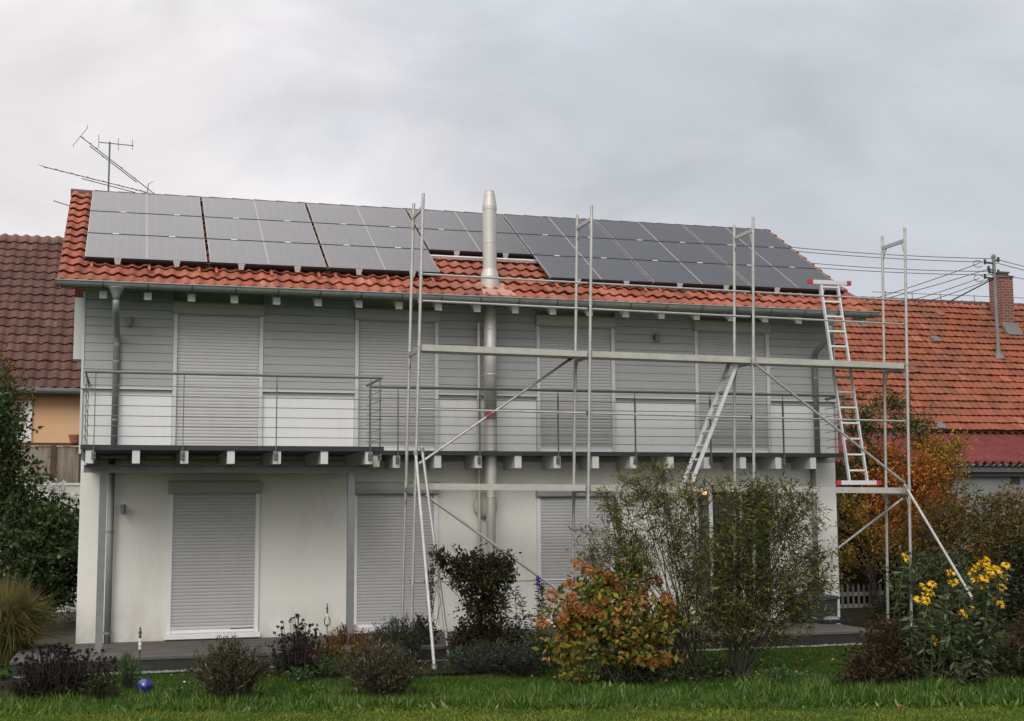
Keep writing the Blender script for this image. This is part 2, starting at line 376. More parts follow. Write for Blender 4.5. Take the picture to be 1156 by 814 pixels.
def leaf_arrays(P, D, size, ratio, fold=.25):
    """one folded diamond per leaf: P base points, D axis directions, size lengths"""
    n = len(P); D = nrm(D); size = np.broadcast_to(size, (n,))[:, None]
    R = nrm(np.cross(D, NR.normal(size=(n, 3)))); N = np.cross(R, D)
    w = size * ratio * .5
    bow = N * size * fold * NR.uniform(-.6, 1, (n, 1))
    V = np.stack([P, P + D * size * .45 + R * w + bow * .5, P + D * size + bow * -.35, P + D * size * .45 - R * w + bow * .5], 1).reshape(-1, 3)
    F = np.arange(4 * n).reshape(n, 4)
    return V, F

def blob(u, v, y, ru, rv, ry=None):
    P = at(u, v, y=y); k = mpp(P)
    return (P, np.array([ru * k, (ry if ry else (ru + rv) / 2) * k, rv * k]))

def sample_blobs(blobs, n, shell=.55):
    w = np.array([b[1].prod() ** .8 for b in blobs]); w /= w.sum()
    idx = NR.choice(len(blobs), n, p=w)
    C = np.array([b[0] for b in blobs])[idx]; R = np.array([b[1] for b in blobs])[idx]
    d = nrm(NR.normal(size=(n, 3))); r = NR.uniform(0, 1, (n, 1)) ** shell
    r *= 1 + NR.normal(size=(n, 1)) * .10
    return C + d * r * R, d, C

def plant(name, label, cat, base, blobs, leafkey, ntips, per, size, ratio, twig=.25, spread=.35, droop=.3, stemmat=None, stem_r=.02, nstems=5, ntwigs=120, shell=.55, group=None,
          up=.3, trunk=None, zmin=-.22, leafname='foliage', jit=.12, arch=0.0):
    base = np.array(base, float)
    t = thing(name, label, cat, base, group)
    T, d, C = sample_blobs(blobs, ntips, shell)
    T = T[T[:, 2] > zmin]; k = len(T)
    away = nrm(T - (base + np.array([0, 0, .2 * (T[:, 2].max() - base[2])])))
    tw = nrm(away + NR.normal(size=(k, 3)) * .45 + np.array([0, 0, up]))
    tt = NR.uniform(0, 1, (k, per, 1))
    P = T[:, None, :] + tw[:, None, :] * (tt - .5) * twig + NR.normal(size=(k, per, 3)) * twig * jit - np.array([0, 0, 1]) * arch * twig * tt ** 2
    D = (tw[:, None, :] - np.array([0, 0, 1]) * arch * 1.6 * tt) * (1 - spread) + NR.normal(size=(k, per, 3)) * spread * 1.2 - np.array([0, 0, droop])
    s = size * NR.uniform(.55, 1.25, (k, per))
    P = P.reshape(-1, 3); D = D.reshape(-1, 3); s = s.reshape(-1)
    ok = P[:, 2] > zmin; P, D, s = P[ok], D[ok], s[ok]
    V, F = leaf_arrays(P, D, s, ratio)
    np_mesh(leafname, V, F, LF[leafkey], t)
    # stems: curved main stems into the blobs, then twigs to a share of the tips
    mb = MB(); sm = stemmat or BARK
    mains = []
    if trunk:
        top = base + np.array(trunk); mid = base + np.array(trunk) * .5 + NR.normal(size=3) * .04
        mb.tube([base - (0, 0, .05), mid, top], stem_r * 2.2, 8, stem_r * 1.3); root = top
    else: root = base
    for i in range(nstems):
        b = blobs[i % len(blobs)]
        e = b[0] + NR.normal(size=3) * b[1] * .35
        p0 = root + (NR.normal(size=3) * [.06, .06, 0] if not trunk else NR.normal(size=3) * .02); p0[2] = root[2] - .03
        m1 = p0 * .6 + e * .4 + NR.normal(size=3) * .06 + np.array([0, 0, .12]); m2 = p0 * .25 + e * .75 + NR.normal(size=3) * .06
        mb.tube([p0, m1, m2, e], stem_r, 6, stem_r * .3); mains += [m1, m2, e]
    mains = np.array(mains)
    for i in NR.choice(k, min(ntwigs, k), replace=False):
        j = np.argmin(np.linalg.norm(mains - T[i], axis=1) * NR.uniform(.8, 1.4, len(mains)))
        q = mains[j]; mid = (q + T[i]) / 2 + NR.normal(size=3) * .04; tb_ = T[i] - tw[i] * twig * .5; tc_ = T[i] - np.array([0, 0, arch * twig * .25]); td_ = T[i] + tw[i] * twig * .5 - np.array([0, 0, arch * twig])
        mb.tube([q, (q + tb_) / 2 + NR.normal(size=3) * .03, tb_, tc_, td_], max(stem_r * .32, .003), 4, max(stem_r * .1, .0018), caps=False)
    mb.build('stems' if not trunk else 'trunk', sm, t)
    return t

# ------------------------------------------------------------------ setting
W = 12.915
YG, ZG, YR, ZR = -.844, 5.313, 2.989, 7.558
TH = math.atan2(ZR - ZG, YR - YG)
SL = np.array([0, math.cos(TH), math.sin(TH)]); SN = np.array([0, -math.sin(TH), math.cos(TH)])
E0 = np.array([0, YG, ZG])
def roofp(x, s, h=0): return E0 + np.array([x, 0, 0]) + SL * s + SN * h
ZL = -.25                       # lawn level

# ground: one sheet to the horizon with a slightly uneven near part
def ground():
    xs = np.concatenate([[-1500, -400, -120, -50], np.linspace(-20, 40, 61), [70, 150, 450, 1600]])
    ys = np.concatenate([[-300, -100, -45], np.linspace(-26, 34, 61), [60, 140, 450, 1600]])
    X, Y = np.meshgrid(xs, ys)
    Z = np.full_like(X, ZL) + .018 * np.sin(X * 1.3 + .4 * Y) * np.sin(Y * 1.1 - .3 * X) - .012
    far = (np.abs(X - 8) > 35) | (np.abs(Y) > 40); Z[far] = ZL - .3
    n, mcol = X.shape
    F = [(i * mcol + j, i * mcol + j + 1, (i + 1) * mcol + j + 1, (i + 1) * mcol + j) for i in range(n - 1) for j in range(mcol - 1)]
    return tag(np_mesh('ground', np.stack([X, Y, Z], -1).reshape(-1, 3), F, GROUND), kind='structure')
ground()
tg = MB()
y = -2.30
for k in range(16):
    y1 = y + .148 if k < 15 else 0
    tg.box(-.75, 12.29, y, min(y1, -.004), -.085, -.05 - .002 * (k % 3)); y = y1 + .006
    if y > -.05: break
terr = tag(tg.build('terrace', TERRACE), kind='structure')
rs = MB()
rs.box(-.73, 12.27, -2.285, -.01, -.27, -.088)
for xx in np.arange(.2, 12, 1.95): rs.box(xx, xx + .012, -2.292, -2.28, -.25, -.09)
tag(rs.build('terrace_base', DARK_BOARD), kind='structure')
gp = MB(); gp.box(-4.5, -.01, -.6, 7.0, -.30, -.075); tag(gp.build('gravel_path', GRAVEL), kind='structure')
# gravel strip along the terrace: many pebbles
def pebbles(name, n, x0, x1, y0, y1, z, m):
    V = []; F = []
    P = np.stack([NR.uniform(x0, x1, n), NR.uniform(y0, y1, n), np.full(n, z)], 1); r = NR.uniform(.012, .028, (n, 1))
    base = np.array([(1, 0, 0), (0, 1, 0), (-1, 0, 0), (0, -1, 0), (0, 0, .8)])
    V = (P[:, None] + base[None] * r[:, None] * NR.uniform(.7, 1.3, (n, 5, 1))).reshape(-1, 3)
    F = np.concatenate([np.arange(n)[:, None] * 5 + np.array([[a, (a + 1) % 4, 4, 4]]) for a in range(4)])
    F = F[:, :3]
    return tag(np_mesh(name, V, F, m), kind='stuff')
PEB = mat('pale_pebble', (.17, .17, .15), .9, var=.3, scale=30)
tag(pebbles('gravel_edging', 2600, -.7, 12.9, -2.46, -2.3, ZL + .006, PEB), 'pale gravel strip along the foot of the terrace', 'gravel')
bed = MB()
# planting bed soil, irregular outline, just above the lawn
def soil(pts, z):
    n = len(pts); c = np.mean(pts, 0)
    vs = [(c[0], c[1], z)] + [(p[0], p[1], z) for p in pts]
    return vs, [(0, 1 + i, 1 + (i + 1) % n) for i in range(n)]
bed.add(*soil([(2.3, -2.5), (6.9, -2.5), (7.2, -3.1), (6.3, -3.75), (5.0, -3.95), (3.9, -3.9), (2.6, -3.2)], ZL + .022))
bed.add(*soil([(-1.5, -.8), (-.8, -2.4), (.6, -3.6), (.7, -4.5), (-.6, -4.6), (-2.0, -3.2), (-2.2, -1.2)], ZL + .022))
bed.add(*soil([(9.0, -6.2), (10.6, -5.6), (12.0, -5.6), (12.2, -6.6), (11.4, -7.2), (9.6, -7.2)], ZL + .022))
bed.add(*soil([(12.95, .4), (13.6, -.8), (17, -1.0), (24, -2.0), (24, 6.6), (12.95, 6.6)], ZL + .022))
tag(bed.build('flower_bed', SOIL), kind='structure')
# raised bank behind left neighbour fence
bk = MB(); bk.box(-40, .9, 7.3, 40, -.3, 2.35); tag(bk.build('bank', GROUND), kind='structure')

# ------------------------------------------------------------------ the house
house = thing('house', 'two-storey house with grey weatherboards, white render and red tiled roof', 'house', (0, 0, 0))
DL = [(1.315, 2.70, 2.39), (4.188, 5.575, 2.37), (7.275, 8.635, 2.315)]
DU = [(1.325, 2.715), (4.187, 5.58), (7.28, 8.69), (10.186, 11.629)]
DG = (10.19, 11.62, 2.30)
YB = 2 * YR
mb = MB(); mb.box(0, W, 0, YB, -.3, 2.70); mb.build('lower_wall', WHITE_RENDER, house)
zt = lambda yy: ZG - .10 + (yy - YG) * math.tan(TH)
mb = MB(); mb.prism_x([(0.0, 2.702), (YB, 2.702), (YB, zt(0)), (YR, zt(YR)), (0.0, zt(0))], 0.002, W - .002); mb.build('gable_wall', GREY_BOARD, house)
# white boards behind the balcony rail, split by the doors
segs = []
xp = 0.0
for a, b in DU: segs.append((xp, a)); xp = b
segs.append((xp, W))
for a, b in segs:
    mb = MB(); n = max(1, round((b - a) / 1.9)); w = (b - a) / n
    for i in range(n): mb.box(a + i * w + .003, a + (i + 1) * w - .003, -.022, -.001, 2.84, 3.79)
    mb.build('white_cladding', WHITE_BOARD, house)
for a, b in segs:
    mb = MB(); z = 3.835; k = 0; mb.box(a + .005, b - .005, -.034, -.001, 3.836, 5.33)
    while z < 5.36:
        z1 = z + .1345
        mb.prism_x([(-.064, z), (-.030, z), (-.030, z1 - .0005), (-.058, z1 - .006)], a + (.0 if a == 0 else .004), b - (0 if b == W else .004)); z = z1
    mb.build('weatherboards', GREY_BOARD, house)
for a, b in segs:
    mb = MB(); mb.box(a - (.03 if a == 0 else -.003), b + (.02 if b == W else -.003), -.10, -.002, 3.795, 3.829); mb.build('drip_sill', FRAME_GREY, house)
for x0, x1 in ((-.035, -.001), (W + .001, W + .03)):
    mb = MB(); mb.box(x0, x1, -.075, .05, 2.80, 5.3); mb.build('corner_board', FRAME_GREY, house)
mb = MB(); mb.box(-.17, -.04, .25, .55, 4.28, 5.25); mb.build('side_shutter_box', FRAME_GREY, house)

def shuttered_door(x0, x1, z0, z1, box_h, upper):
    d = MB(); fw = .062; yb = -.078 if upper else -.045
    d.box(x0, x0 + fw, yb, -.002, z0, z1 - box_h); d.box(x1 - fw, x1, yb, -.002, z0, z1 - box_h); d.box(x0 + fw, x1 - fw, -.008, -.002, z0, z1 - box_h)
    fr = d.build('shuttered_door', FRAME_GREY if upper else FRAME_WHITE, house)
    # slatted curtain
    c = MB(); zz = z0 + (.155 if not upper else .10); ztop = z1 - box_h + .004; pitch = .0515
    prof = []
    zc = zz
    while zc < ztop - .02:
        prof += [(-.0195, zc), (-.0275, zc + .005), (-.030, zc + .025), (-.0275, zc + .044), (-.0195, zc + .049)]; zc += pitch
    n = len(prof)
    vs = [(x0 + fw + .001, y_, z_) for y_, z_ in prof] + [(x1 - fw - .001, y_, z_) for y_, z_ in prof]
    c.add(vs, [(i, i + 1, n + i + 1, n + i) for i in range(n - 1)])
    c.build('shutter_curtain', SHUTTER, fr)
    e = MB(); e.box(x0 + fw + .002, x1 - fw - .002, -.034, -.004, zz - .042, zz - .001); e.build('end_rail', FRAME_GREY, fr)
    b = MB()
    pr = [(-.003, z1), (-.115, z1), (-.135, z1 - .03), (-.140, z1 - box_h * .55), (-.12, z1 - box_h + .02), (-.09, z1 - box_h), (-.003, z1 - box_h)]
    b.prism_x(pr, x0 - .012, x1 + .012); b.build('shutter_box', SHUTTER_BOX, fr)
    if not upper:
        p = MB(); p.box(x0 + fw + .002, x1 - fw - .002, -.028, -.004, z0 + .05, zz - .05); p.build('door_panel', FRAME_WHITE, fr)
        s = MB(); s.box(x0 - .03, x1 + .03, -.11, -.002, z0 - .03, z0 + .045); s.build('sill', FRAME_WHITE, fr)
        k = MB(); k.box(x1 - fw - .36, x1 - fw - .01, -.032, -.003, zz - .058, zz - .042); k.build('gap', BLACKPL, fr)
    else:
        s = MB(); s.box(x0 + fw + .002, x1 - fw - .002, -.05, -.004, z0 - .01, z0 + .055); s.build('sill', FRAME_WHITE, fr)
for a, b, z1 in DL: shuttered_door(a, b, .0, z1, .205, False)
for a, b in DU: shuttered_door(a, b, 2.86, 5.195, .20, True)
# open glazed patio door bottom right
a, b, z1 = DG
d = MB()
for x0, x1 in ((a, a + .06), (a + .20, a + .28), (a + .80, a + .86), (b - .06, b)): d.box(x0, x1, -.05, -.002, .0, z1)
d.box(a + .06, b - .06, -.048, -.003, z1 - .10, z1 - .002); d.box(a + .06, b - .06, -.048, -.003, .0, .09)
gd = d.build('glass_door', FRAME_WHITE, house)
d = MB(); d.box(a + .061, b - .061, -.02, -.005, .09, z1 - .1); d.build('pane', PANE, gd)
d = MB(); d.box(a + .01, a + .195, -.075, -.052, .02, z1 - .02); d.build('door_leaf', DARK_ZINC, gd)
d = MB(); d.box(a - .03, b + .03, -.13, -.002, z1 + .003, z1 + .055); d.build('lintel', FRAME_WHITE, gd)

# roof: tile sheet with real waves and laps
def tile_sheet(name, x0, x1, P0, ang, length, tw, rl, amp, step, m, parent, seg=8, loc=None, skew=0.0, jit=.006, lip=0.0):
    nt_ = max(1, round((x1 - x0) / tw)); tw = (x1 - x0) / nt_; nr = max(1, round(length / rl)); rl = length / nr
    nx = nt_ * seg + 1
    xs = np.linspace(x0, x1, nx); ph = (np.arange(nx) % seg) / seg
    wave = amp * (0.5 + 0.5 * np.cos(2 * PI * (ph - .3))) ** 1.4
    sl = np.array([0, math.cos(ang), math.sin(ang)]); sn = np.array([0, -math.sin(ang), math.cos(ang)])
    V = []; F = []; A = []
    tone = NR.normal(.5, .2, (nr, nt_)); jz = NR.normal(0, jit, (nr, nt_))
    for r in range(nr):
        jj = np.concatenate([np.repeat(jz[r], seg), jz[r][-1:]])
        sc = lip * (0.5 + .5 * np.cos(2 * PI * (ph - .3)))
        s0, s1 = r * rl, (r + 1) * rl
        for sv_, h in ((s0 + .035, wave + step - .017), (s0 - .03 - sc, wave + step - .017), (s0 - .03 - sc, wave + step), (s1 + .035, wave)):
            V.append(np.array(P0) + np.stack([xs, 0 * xs, 0 * xs], 1) + np.outer(np.broadcast_to(sv_, (nx,)), sl) + np.outer(h + jj, sn))
    V = np.concatenate(V)
    for row in range(4 * nr - 1):
        r = row // 4
        i = np.arange(nx - 1); q = np.stack([row * nx + i, row * nx + i + 1, (row + 1) * nx + i + 1, (row + 1) * nx + i], 1)
        F.append(q); A.append(tone[r][i // seg])
    # eave riser
    o = np_mesh(name, V, np.concatenate(F), m, parent, loc, np.clip(np.concatenate(A), 0, 1))
    return o
X0R, X1R = -.372, 13.287
roof = tile_sheet('roof', X0R, X1R, E0 + SN * -.015, TH, math.hypot(YR - YG, ZR - ZG), .197, .342, .043, .055, TILE_RED, house, lip=.02)
mb = MB()
RB = np.array([0, YB - YG, ZG])
mb.prism_x([(YR, ZR - .02), (YB - YG, ZG - .02), (YB - YG, ZG - .12), (YR, ZR - .12)], X0R, X1R); mb.build('rear_slope', TILE_RED, roof)
mb = MB(); mb.prism_x([(YG + .04, ZG - .03), (YR, ZR - .05), (YR, ZR - .16), (YG + .04, ZG - .085)], X0R + .03, X1R - .03); mb.build('eaves_boarding', SOFFIT, roof)
mb = MB(); x = X0R; k = 0
while x < X1R - .05:
    x1 = min(x + .40, X1R)
    rr = .085
    pts = []
    for i, xx in enumerate((x - .03, x1)):
        hh = .012 if i == 0 else 0
        pts.append([(xx, YR + math.cos(t) * (rr + hh) * 1.15, ZR - .03 + math.sin(t) * (rr + hh)) for t in np.linspace(-.35, PI + .35, 9)])
    vs = pts[0] + pts[1]; n = 9
    mb.add(vs, [(i, i + 1, n + i + 1, n + i) for i in range(n - 1)] + [tuple(range(n))]); x = x1
mb.build('ridge_tiles', TILE_BROWN, roof)
# verge tiles at both gables: stepped flaps
for xe, sg in ((X0R, -1), (X1R, 1)):
    mb = MB(); k = 0; s = 0
    while s < 4.40:
        p = roofp(xe, s, .0)
        a = roofp(xe + sg * .012, s - .02, .058); b2 = roofp(xe + sg * .012, s + .342, .022)
        c2 = roofp(xe + sg * .012, s + .342, -.12); d2 = roofp(xe + sg * .012, s - .02, -.09)
        o2 = np.array([-sg * .10, 0, 0]); o1 = np.array([-sg * .02, 0, 0])
        mb.add([a, b2, c2, d2, a + o1, b2 + o1, c2 + o1, d2 + o1, a + o2, b2 + o2], [(0, 1, 2, 3), (7, 6, 5, 4), (0, 3, 7, 4), (1, 5, 6, 2), (3, 2, 6, 7), (0, 1, 9, 8), (0, 8, 4)]); s += .342
    mb.build('verge_tiles', TILE_RED, roof)
# rafters
for i in range(21):
    x = .27 + i * .6445
    mb = MB()
    p = [(YG + .10, ZG - .10), (YG + .10, ZG - .215), (.05, ZG - .215 + (.05 - YG - .1) * math.tan(TH)), (.05, ZG - .095 + (.05 - YG - .1) * math.tan(TH))]
    mb.prism_x(p, x - .055, x + .055); mb.build('rafter', WOOD_WHITE, house)
# gutter: half round with brackets
mb = MB(); gx0, gx1 = X0R - .03, X1R + .035
prof = [(YG - .075 + .078 * math.cos(t), ZG - .005 + .078 * math.sin(t)) for t in np.linspace(PI, 2 * PI, 10)]
inner = [(YG - .075 + .070 * math.cos(t), ZG - .005 + .070 * math.sin(t)) for t in np.linspace(2 * PI, PI, 10)]
mb.prism_x(prof + inner, gx0, gx1)
for xx in (gx0, gx1 - .006): mb.prism_x(prof, xx, xx + .006)
gut = mb.build('gutter', ZINC, house)
mb = MB(); mb.tube([(gx0, YG - .157, ZG), (gx1, YG - .157, ZG)], .013, 6); mb.build('gutter_bead', ZINC, gut)
mb = MB()
for i in range(21):
    x = .27 + i * .6445
    pr = [(YG - .075 + .083 * math.cos(t), ZG - .005 + .083 * math.sin(t)) for t in np.linspace(PI, 2 * PI, 8)]
    pi_ = [(YG - .075 + .079 * math.cos(t), ZG - .005 + .079 * math.sin(t)) for t in np.linspace(2 * PI, PI, 8)]
    mb.prism_x(pr + pi_, x - .013, x + .013)
mb.build('gutter_bracket', DARK_ZINC, gut)
# downspouts
def downspout(xt, xw, z0, m1=ZINC):
    mb = MB(); yg = YG - .075
    mb.lathe((xt, yg, ZG - .26), [(.052, 0), (.055, .06), (.11, .17), (.125, .19)], 14)
    mb.tube([(xt, yg, ZG - .24), (xt, yg, ZG - .33), (xt * .8 + xw * .2, yg + .06, ZG - .42), (xw + (xt - xw) * .2, -.20, ZG - .66), (xw, -.125, ZG - .76), (xw, -.125, 2.85)], .05, 12)
    o = mb.build('downspout', m1, house, True)
    k = MB()
    for z in (4.2, 3.3): k.tube([(xw, -.125, z), (xw, -.125, z + .03)], .057, 12)
    for z in (4.45, ): k.tube([(xw, -.125, z), (xw, -.125, z + .06)], .054, 12)
    k.build('pipe_clip', m1, o)
downspout(.46, .478, 0); downspout(12.37, 12.50, 0)
for xw, zb_ in ((.455, -.05), (12.40, -.05)):
    mb = MB(); mb.tube([(xw, -.12, 2.75), (xw, -.12, zb_)], .05, 12); o = mb.build('downspout', ZINC, house, True)
    k = MB(); k.tube([(xw, -.12, .08), (xw, -.12, .12)], .062, 12); k.tube([(xw, -.12, 1.6), (xw, -.12, 1.63)], .058, 12); k.build('pipe_clip', STEEL, o)
# balconies
YD, YS = -1.98, -.70
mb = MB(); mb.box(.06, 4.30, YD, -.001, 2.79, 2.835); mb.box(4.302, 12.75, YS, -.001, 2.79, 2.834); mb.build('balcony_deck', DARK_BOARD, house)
mb = MB(); mb.box(.05, 4.31, YD - .012, YD - .002, 2.775, 2.845); mb.box(4.312, 12.76, YS - .012, YS - .002, 2.775, 2.845); mb.build('deck_edge', DARK_STEEL, house)
for i, x in enumerate((.172, .795, 1.455, 2.10, 2.755, 3.435, 4.09)):
    mb = MB(); mb.box(x - .052, x + .052, YD + .004, -.002, 2.588, 2.788); mb.build('joist', WOOD_WHITE, house)
mb = MB(); mb.box(4.385, 4.485, YS + .004, -.002, 2.588, 2.788); mb.build('joist', WOOD_WHITE, house)
for i in range(12):
    x = 4.757 + i * .6665
    mb = MB(); mb.box(x - .056, x + .056, YS + .004, -.002, 2.575, 2.788); mb.build('joist', WOOD_WHITE, house)
mb = MB()
for z0, z1_, y0, y1 in ((2.572, 2.586, -1.45, -1.34), (2.475, 2.489, -1.45, -1.34), (2.489, 2.572, -1.40, -1.388)): mb.box(.085, 4.20, y0, y1, z0, z1_)
mb.build('steel_beam', STEEL, house)
for x in (.358, 3.921):
    mb = MB(); mb.box(x - .05, x + .05, -1.445, -1.436, -.05, 2.474); mb.box(x - .05, x + .05, -1.354, -1.345, -.05, 2.474); mb.box(x - .004, x + .004, -1.436, -1.354, -.05, 2.474)
    mb.box(x - .07, x + .07, -1.46, -1.33, -.052, -.038); mb.box(x - .065, x + .065, -1.452, -1.338, 2.462, 2.4745)
    o = mb.build('steel_post', STEEL, house)
    k = MB()
    for dx in (-.03, .03): k.tube([(x + dx, -1.47, 2.52), (x + dx, -1.45, 2.52)], .009, 6)
    k.build('bolt', DARK_STEEL, o)

def railing(name, runs, posts, zh, wires):
    hr = MB()
    for r in runs: hr.tube([(p[0], p[1], zh) for p in r], .021, 10)
    o = hr.build(name, RAIL, house)
    for (x, yy) in posts:
        p = MB(); p.box(x - .006, x + .006, yy - .024, yy + .024, 2.63, zh - .10); p.tube([(x, yy, zh - .11), (x, yy, zh - .01)], .007, 6)
        p.box(x - .03, x + .03, yy + .024, yy + .032, 2.64, 2.75)
        for z in (2.66, 2.72): p.tube([(x - .022, yy - .012, z), (x + .022, yy - .012, z)], .010, 6)
        p.build('railing_post', RAIL, o)
    for z in wires:
        w = MB()
        for r in runs: w.tube([(p[0], p[1], z) for p in r], .0062, 6)
        w.build('rail_wire', RAIL, o)
railing('balcony_railing', [[(.09, -.03), (.09, YD - .03), (4.275, YD - .03), (4.275, YS - .05)]],
        [(.228, YD - .03), (1.427, YD - .03), (2.733, YD - .03), (4.105, YD - .03), (4.262, YD + .05), (.095, -1.5), (.095, -.6), (4.27, -1.0)], 3.862, [2.965 + .1425 * i for i in range(6)])
railing('balcony_railing', [[(4.33, YS - .03), (12.73, YS - .03), (12.73, -.03)]],
        [(4.772, YS - .03), (6.106, YS - .03), (7.435, YS - .03), (8.785, YS - .03), (10.15, YS - .03), (11.516, YS - .03), (12.70, YS - .03)], 3.845, [2.965 + .14 * i for i in range(6)])
# under-deck strips seen between joists
for i in range(6):
    mb = MB(); mb.box(.30 + i * .655, .66 + i * .655, -.9, -.86, 2.70, 2.73); mb.build('deck_batten', WOOD_WHITE, house)

# ------------------------------------------------------------------ solar panels
PW, PL = .908, 1.118
panel = thing('solar_panel', '', 'solar panel', (0, 0, 0), 'solar panels on the red roof')
mb = MB(); mb.box(.0087, PW - .0087, .0092, PL - .0092, .012, .034); g = mb.build('glass', SOLAR, panel)
mb = MB(); mb.box(0, PW, 0, .009, 0, .0352); mb.build('end_frame', DARK_STEEL, panel)  # end bars coloured dark for shading; the real frame is silver all round
mb = MB(); mb.box(0, PW, PL - .009, PL, 0, .0352); mb.build('end_frame', DARK_STEEL, panel)
mb = MB(); mb.box(0, .0085, .009, PL - .009, 0, .037); mb.build('side_frame', ALU, panel)
mb = MB(); mb.box(PW - .0085, PW, .009, PL - .009, 0, .037)
mb.build('side_frame', ALU, panel)
ORD = ['first', 'second', 'third', 'fourth', 'fifth', 'sixth', 'seventh', 'eighth', 'ninth', 'tenth', 'eleventh', 'twelfth', 'thirteenth', 'last']
first = True
for k in range(7):
    xa = -.02 + 1.868 * k
    rows = (0, 1, 2) if k != 3 else (1, 2)
    for c in (0, 1):
        for r in rows:
            o = panel if first else copy_tree(panel); first = False
            o.location = tuple(roofp(xa + c * (PW + .004), .640 + r * 1.143, .14)); o.rotation_euler = (TH, 0, 0)
            rn = ['bottom', 'middle', 'top'][r]
            if k == 3 and r == 1: rn = 'middle'
            o['label'] = f"dark solar panel in the {rn} row on the roof, {ORD[2 * k + c]} column from the left"
for k in range(7):
    xa = -.02 + 1.868 * k; s0 = .645 if k != 3 else 1.788
    where = ['first group from the left', 'second group from the left', 'third group from the left', 'short group beside the flue pipe', 'group right of the flue pipe', 'second group from the right', 'last group at the right gable'][k]
    t = thing('mounting_rack', f'aluminium rails and clamps under the solar panels, {where}', 'mounting rack', roofp(xa, s0, .05), 'rails under the solar panels')
    for s in ([s0 + .06, s0 + 1.0, s0 + 1.2, s0 + 2.15] + ([s0 + 2.4, s0 + 3.3] if k != 3 else [])):
        mb = MB(); mb.bar(roofp(xa - .02, s, .11), roofp(xa + 1.845, s, .11), .04, .045, SN); mb.build('rail', DARK_STEEL, t)  # aluminium rails coloured dark, standing in for shade in the gap under the panels
    for x in (xa + .48, xa + 1.36):
        mb = MB(); mb.add([roofp(x - .055, s0 - .012, .172), roofp(x + .055, s0 - .012, .172), roofp(x + .035, s0 - .03, .08), roofp(x - .035, s0 - .03, .08),
                           roofp(x - .055, s0 - .002, .172), roofp(x + .055, s0 - .002, .172), roofp(x + .035, s0 - .002, .08), roofp(x - .035, s0 - .002, .08)],
                          [(0, 1, 2, 3), (7, 6, 5, 4), (0, 4, 5, 1), (1, 5, 6, 2), (2, 6, 7, 3), (3, 7, 4, 0)]); mb.build('end_clamp', ALU_BRIGHT, t)
        for r in range(1, 3 if k != 3 else 2):
            mb = MB(); p = roofp(x + .1 * (r - 1.5), s0 + r * 1.143 - .017, .177); mb.bar(p - np.array([.05, 0, 0]), p + np.array([.05, 0, 0]), .03, .008, SN); mb.build('mid_clamp', ALU_BRIGHT, t)
    for x in (xa + .1, xa + .95, xa + 1.7):
        mb = MB(); mb.bar(roofp(x, s0 - .17, .055), roofp(x, s0 + .10, .075), .04, .02, SN); mb.bar(roofp(x, s0 - .165, .02), roofp(x, s0 - .165, .075), .04, .02, SL); mb.build('roof_hook', TERRACOTTA, t)
    if k == 3:
        mb = MB(); mb.bar(roofp(xa - .05, s0 - .16, .10), roofp(xa + 1.9, s0 - .16, .10), .05, .05, SN); mb.build('rail', ALU_BRIGHT, t)

# ------------------------------------------------------------------ flue pipe
fx, fy = 6.372, -.42
flue = thing('flue_pipe', 'tall stainless steel flue pipe rising along the wall and through the eaves', 'flue', (fx, fy, 1.0))
mb = MB(); mb.lathe((fx, fy, 0), [(.075, 1.0), (.075, 2.30), (.10, 2.31), (.10, 2.86), (.104, 2.862), (.104, 3.34)], 20); mb.build('lower_pipe', STAINLESS, flue, False)
mb = MB(); mb.lathe((fx, fy, 0), [(.104, 3.342), (.104, 5.55)], 20); mb.build('middle_pipe', STAINLESS, flue, True)
zt0 = 5.40
mb = MB(); mb.lathe((fx, fy, 0), [(.158, 5.36), (.152, 5.74), (.122, 5.86), (.116, 5.861), (.116, 6.90)], 24); mb.build('upper_pipe', STAINLESS, flue, False)
mb = MB(); mb.lathe((fx, fy, 0), [(.121, 6.87), (.121, 6.93), (.088, 7.14), (.078, 7.17), (.078, 7.19), (.055, 7.19)], 24); mb.build('cowl', STAINLESS, flue, False)
mb = MB()
for z in (2.10, 2.86, 3.34, 4.1, 4.86, 6.3): mb.lathe((fx, fy, z), [(.108 if 2.3 < z < 5 else (.117 if z > 5 else .08), 0), (.111 if 2.3 < z < 5 else (.120 if z > 5 else .083), .012), (.108 if 2.3 < z < 5 else (.117 if z > 5 else .08), .024)], 20)
mb.build('clamp_band', STAINLESS, flue)
mb = MB(); q = [roofp(fx + dx, s, .055) for dx, s in ((-.22, .02), (.34, .02), (.24, .60), (-.17, .60))]; q2 = [p - SN * .03 for p in q]
mb.add(q + q2, [(0, 1, 2, 3), (7, 6, 5, 4), (0, 4, 5, 1), (1, 5, 6, 2), (2, 6, 7, 3), (3, 7, 4, 0)]); mb.build('flashing', FLASH, flue)
mb = MB(); mb.tube([(fx - .14, fy + .2, 1.0), (fx - .14, fy + .2, 5.0)], .028, 10); mb.build('cable_pipe', STAINLESS, flue)
mb = MB(); mb.bar((fx, fy, 4.55), (fx, -.07, 4.55), .03, .03); mb.bar((fx, fy, 1.8), (fx, 0, 1.8), .03, .03); mb.build('wall_bracket', STEEL, flue)

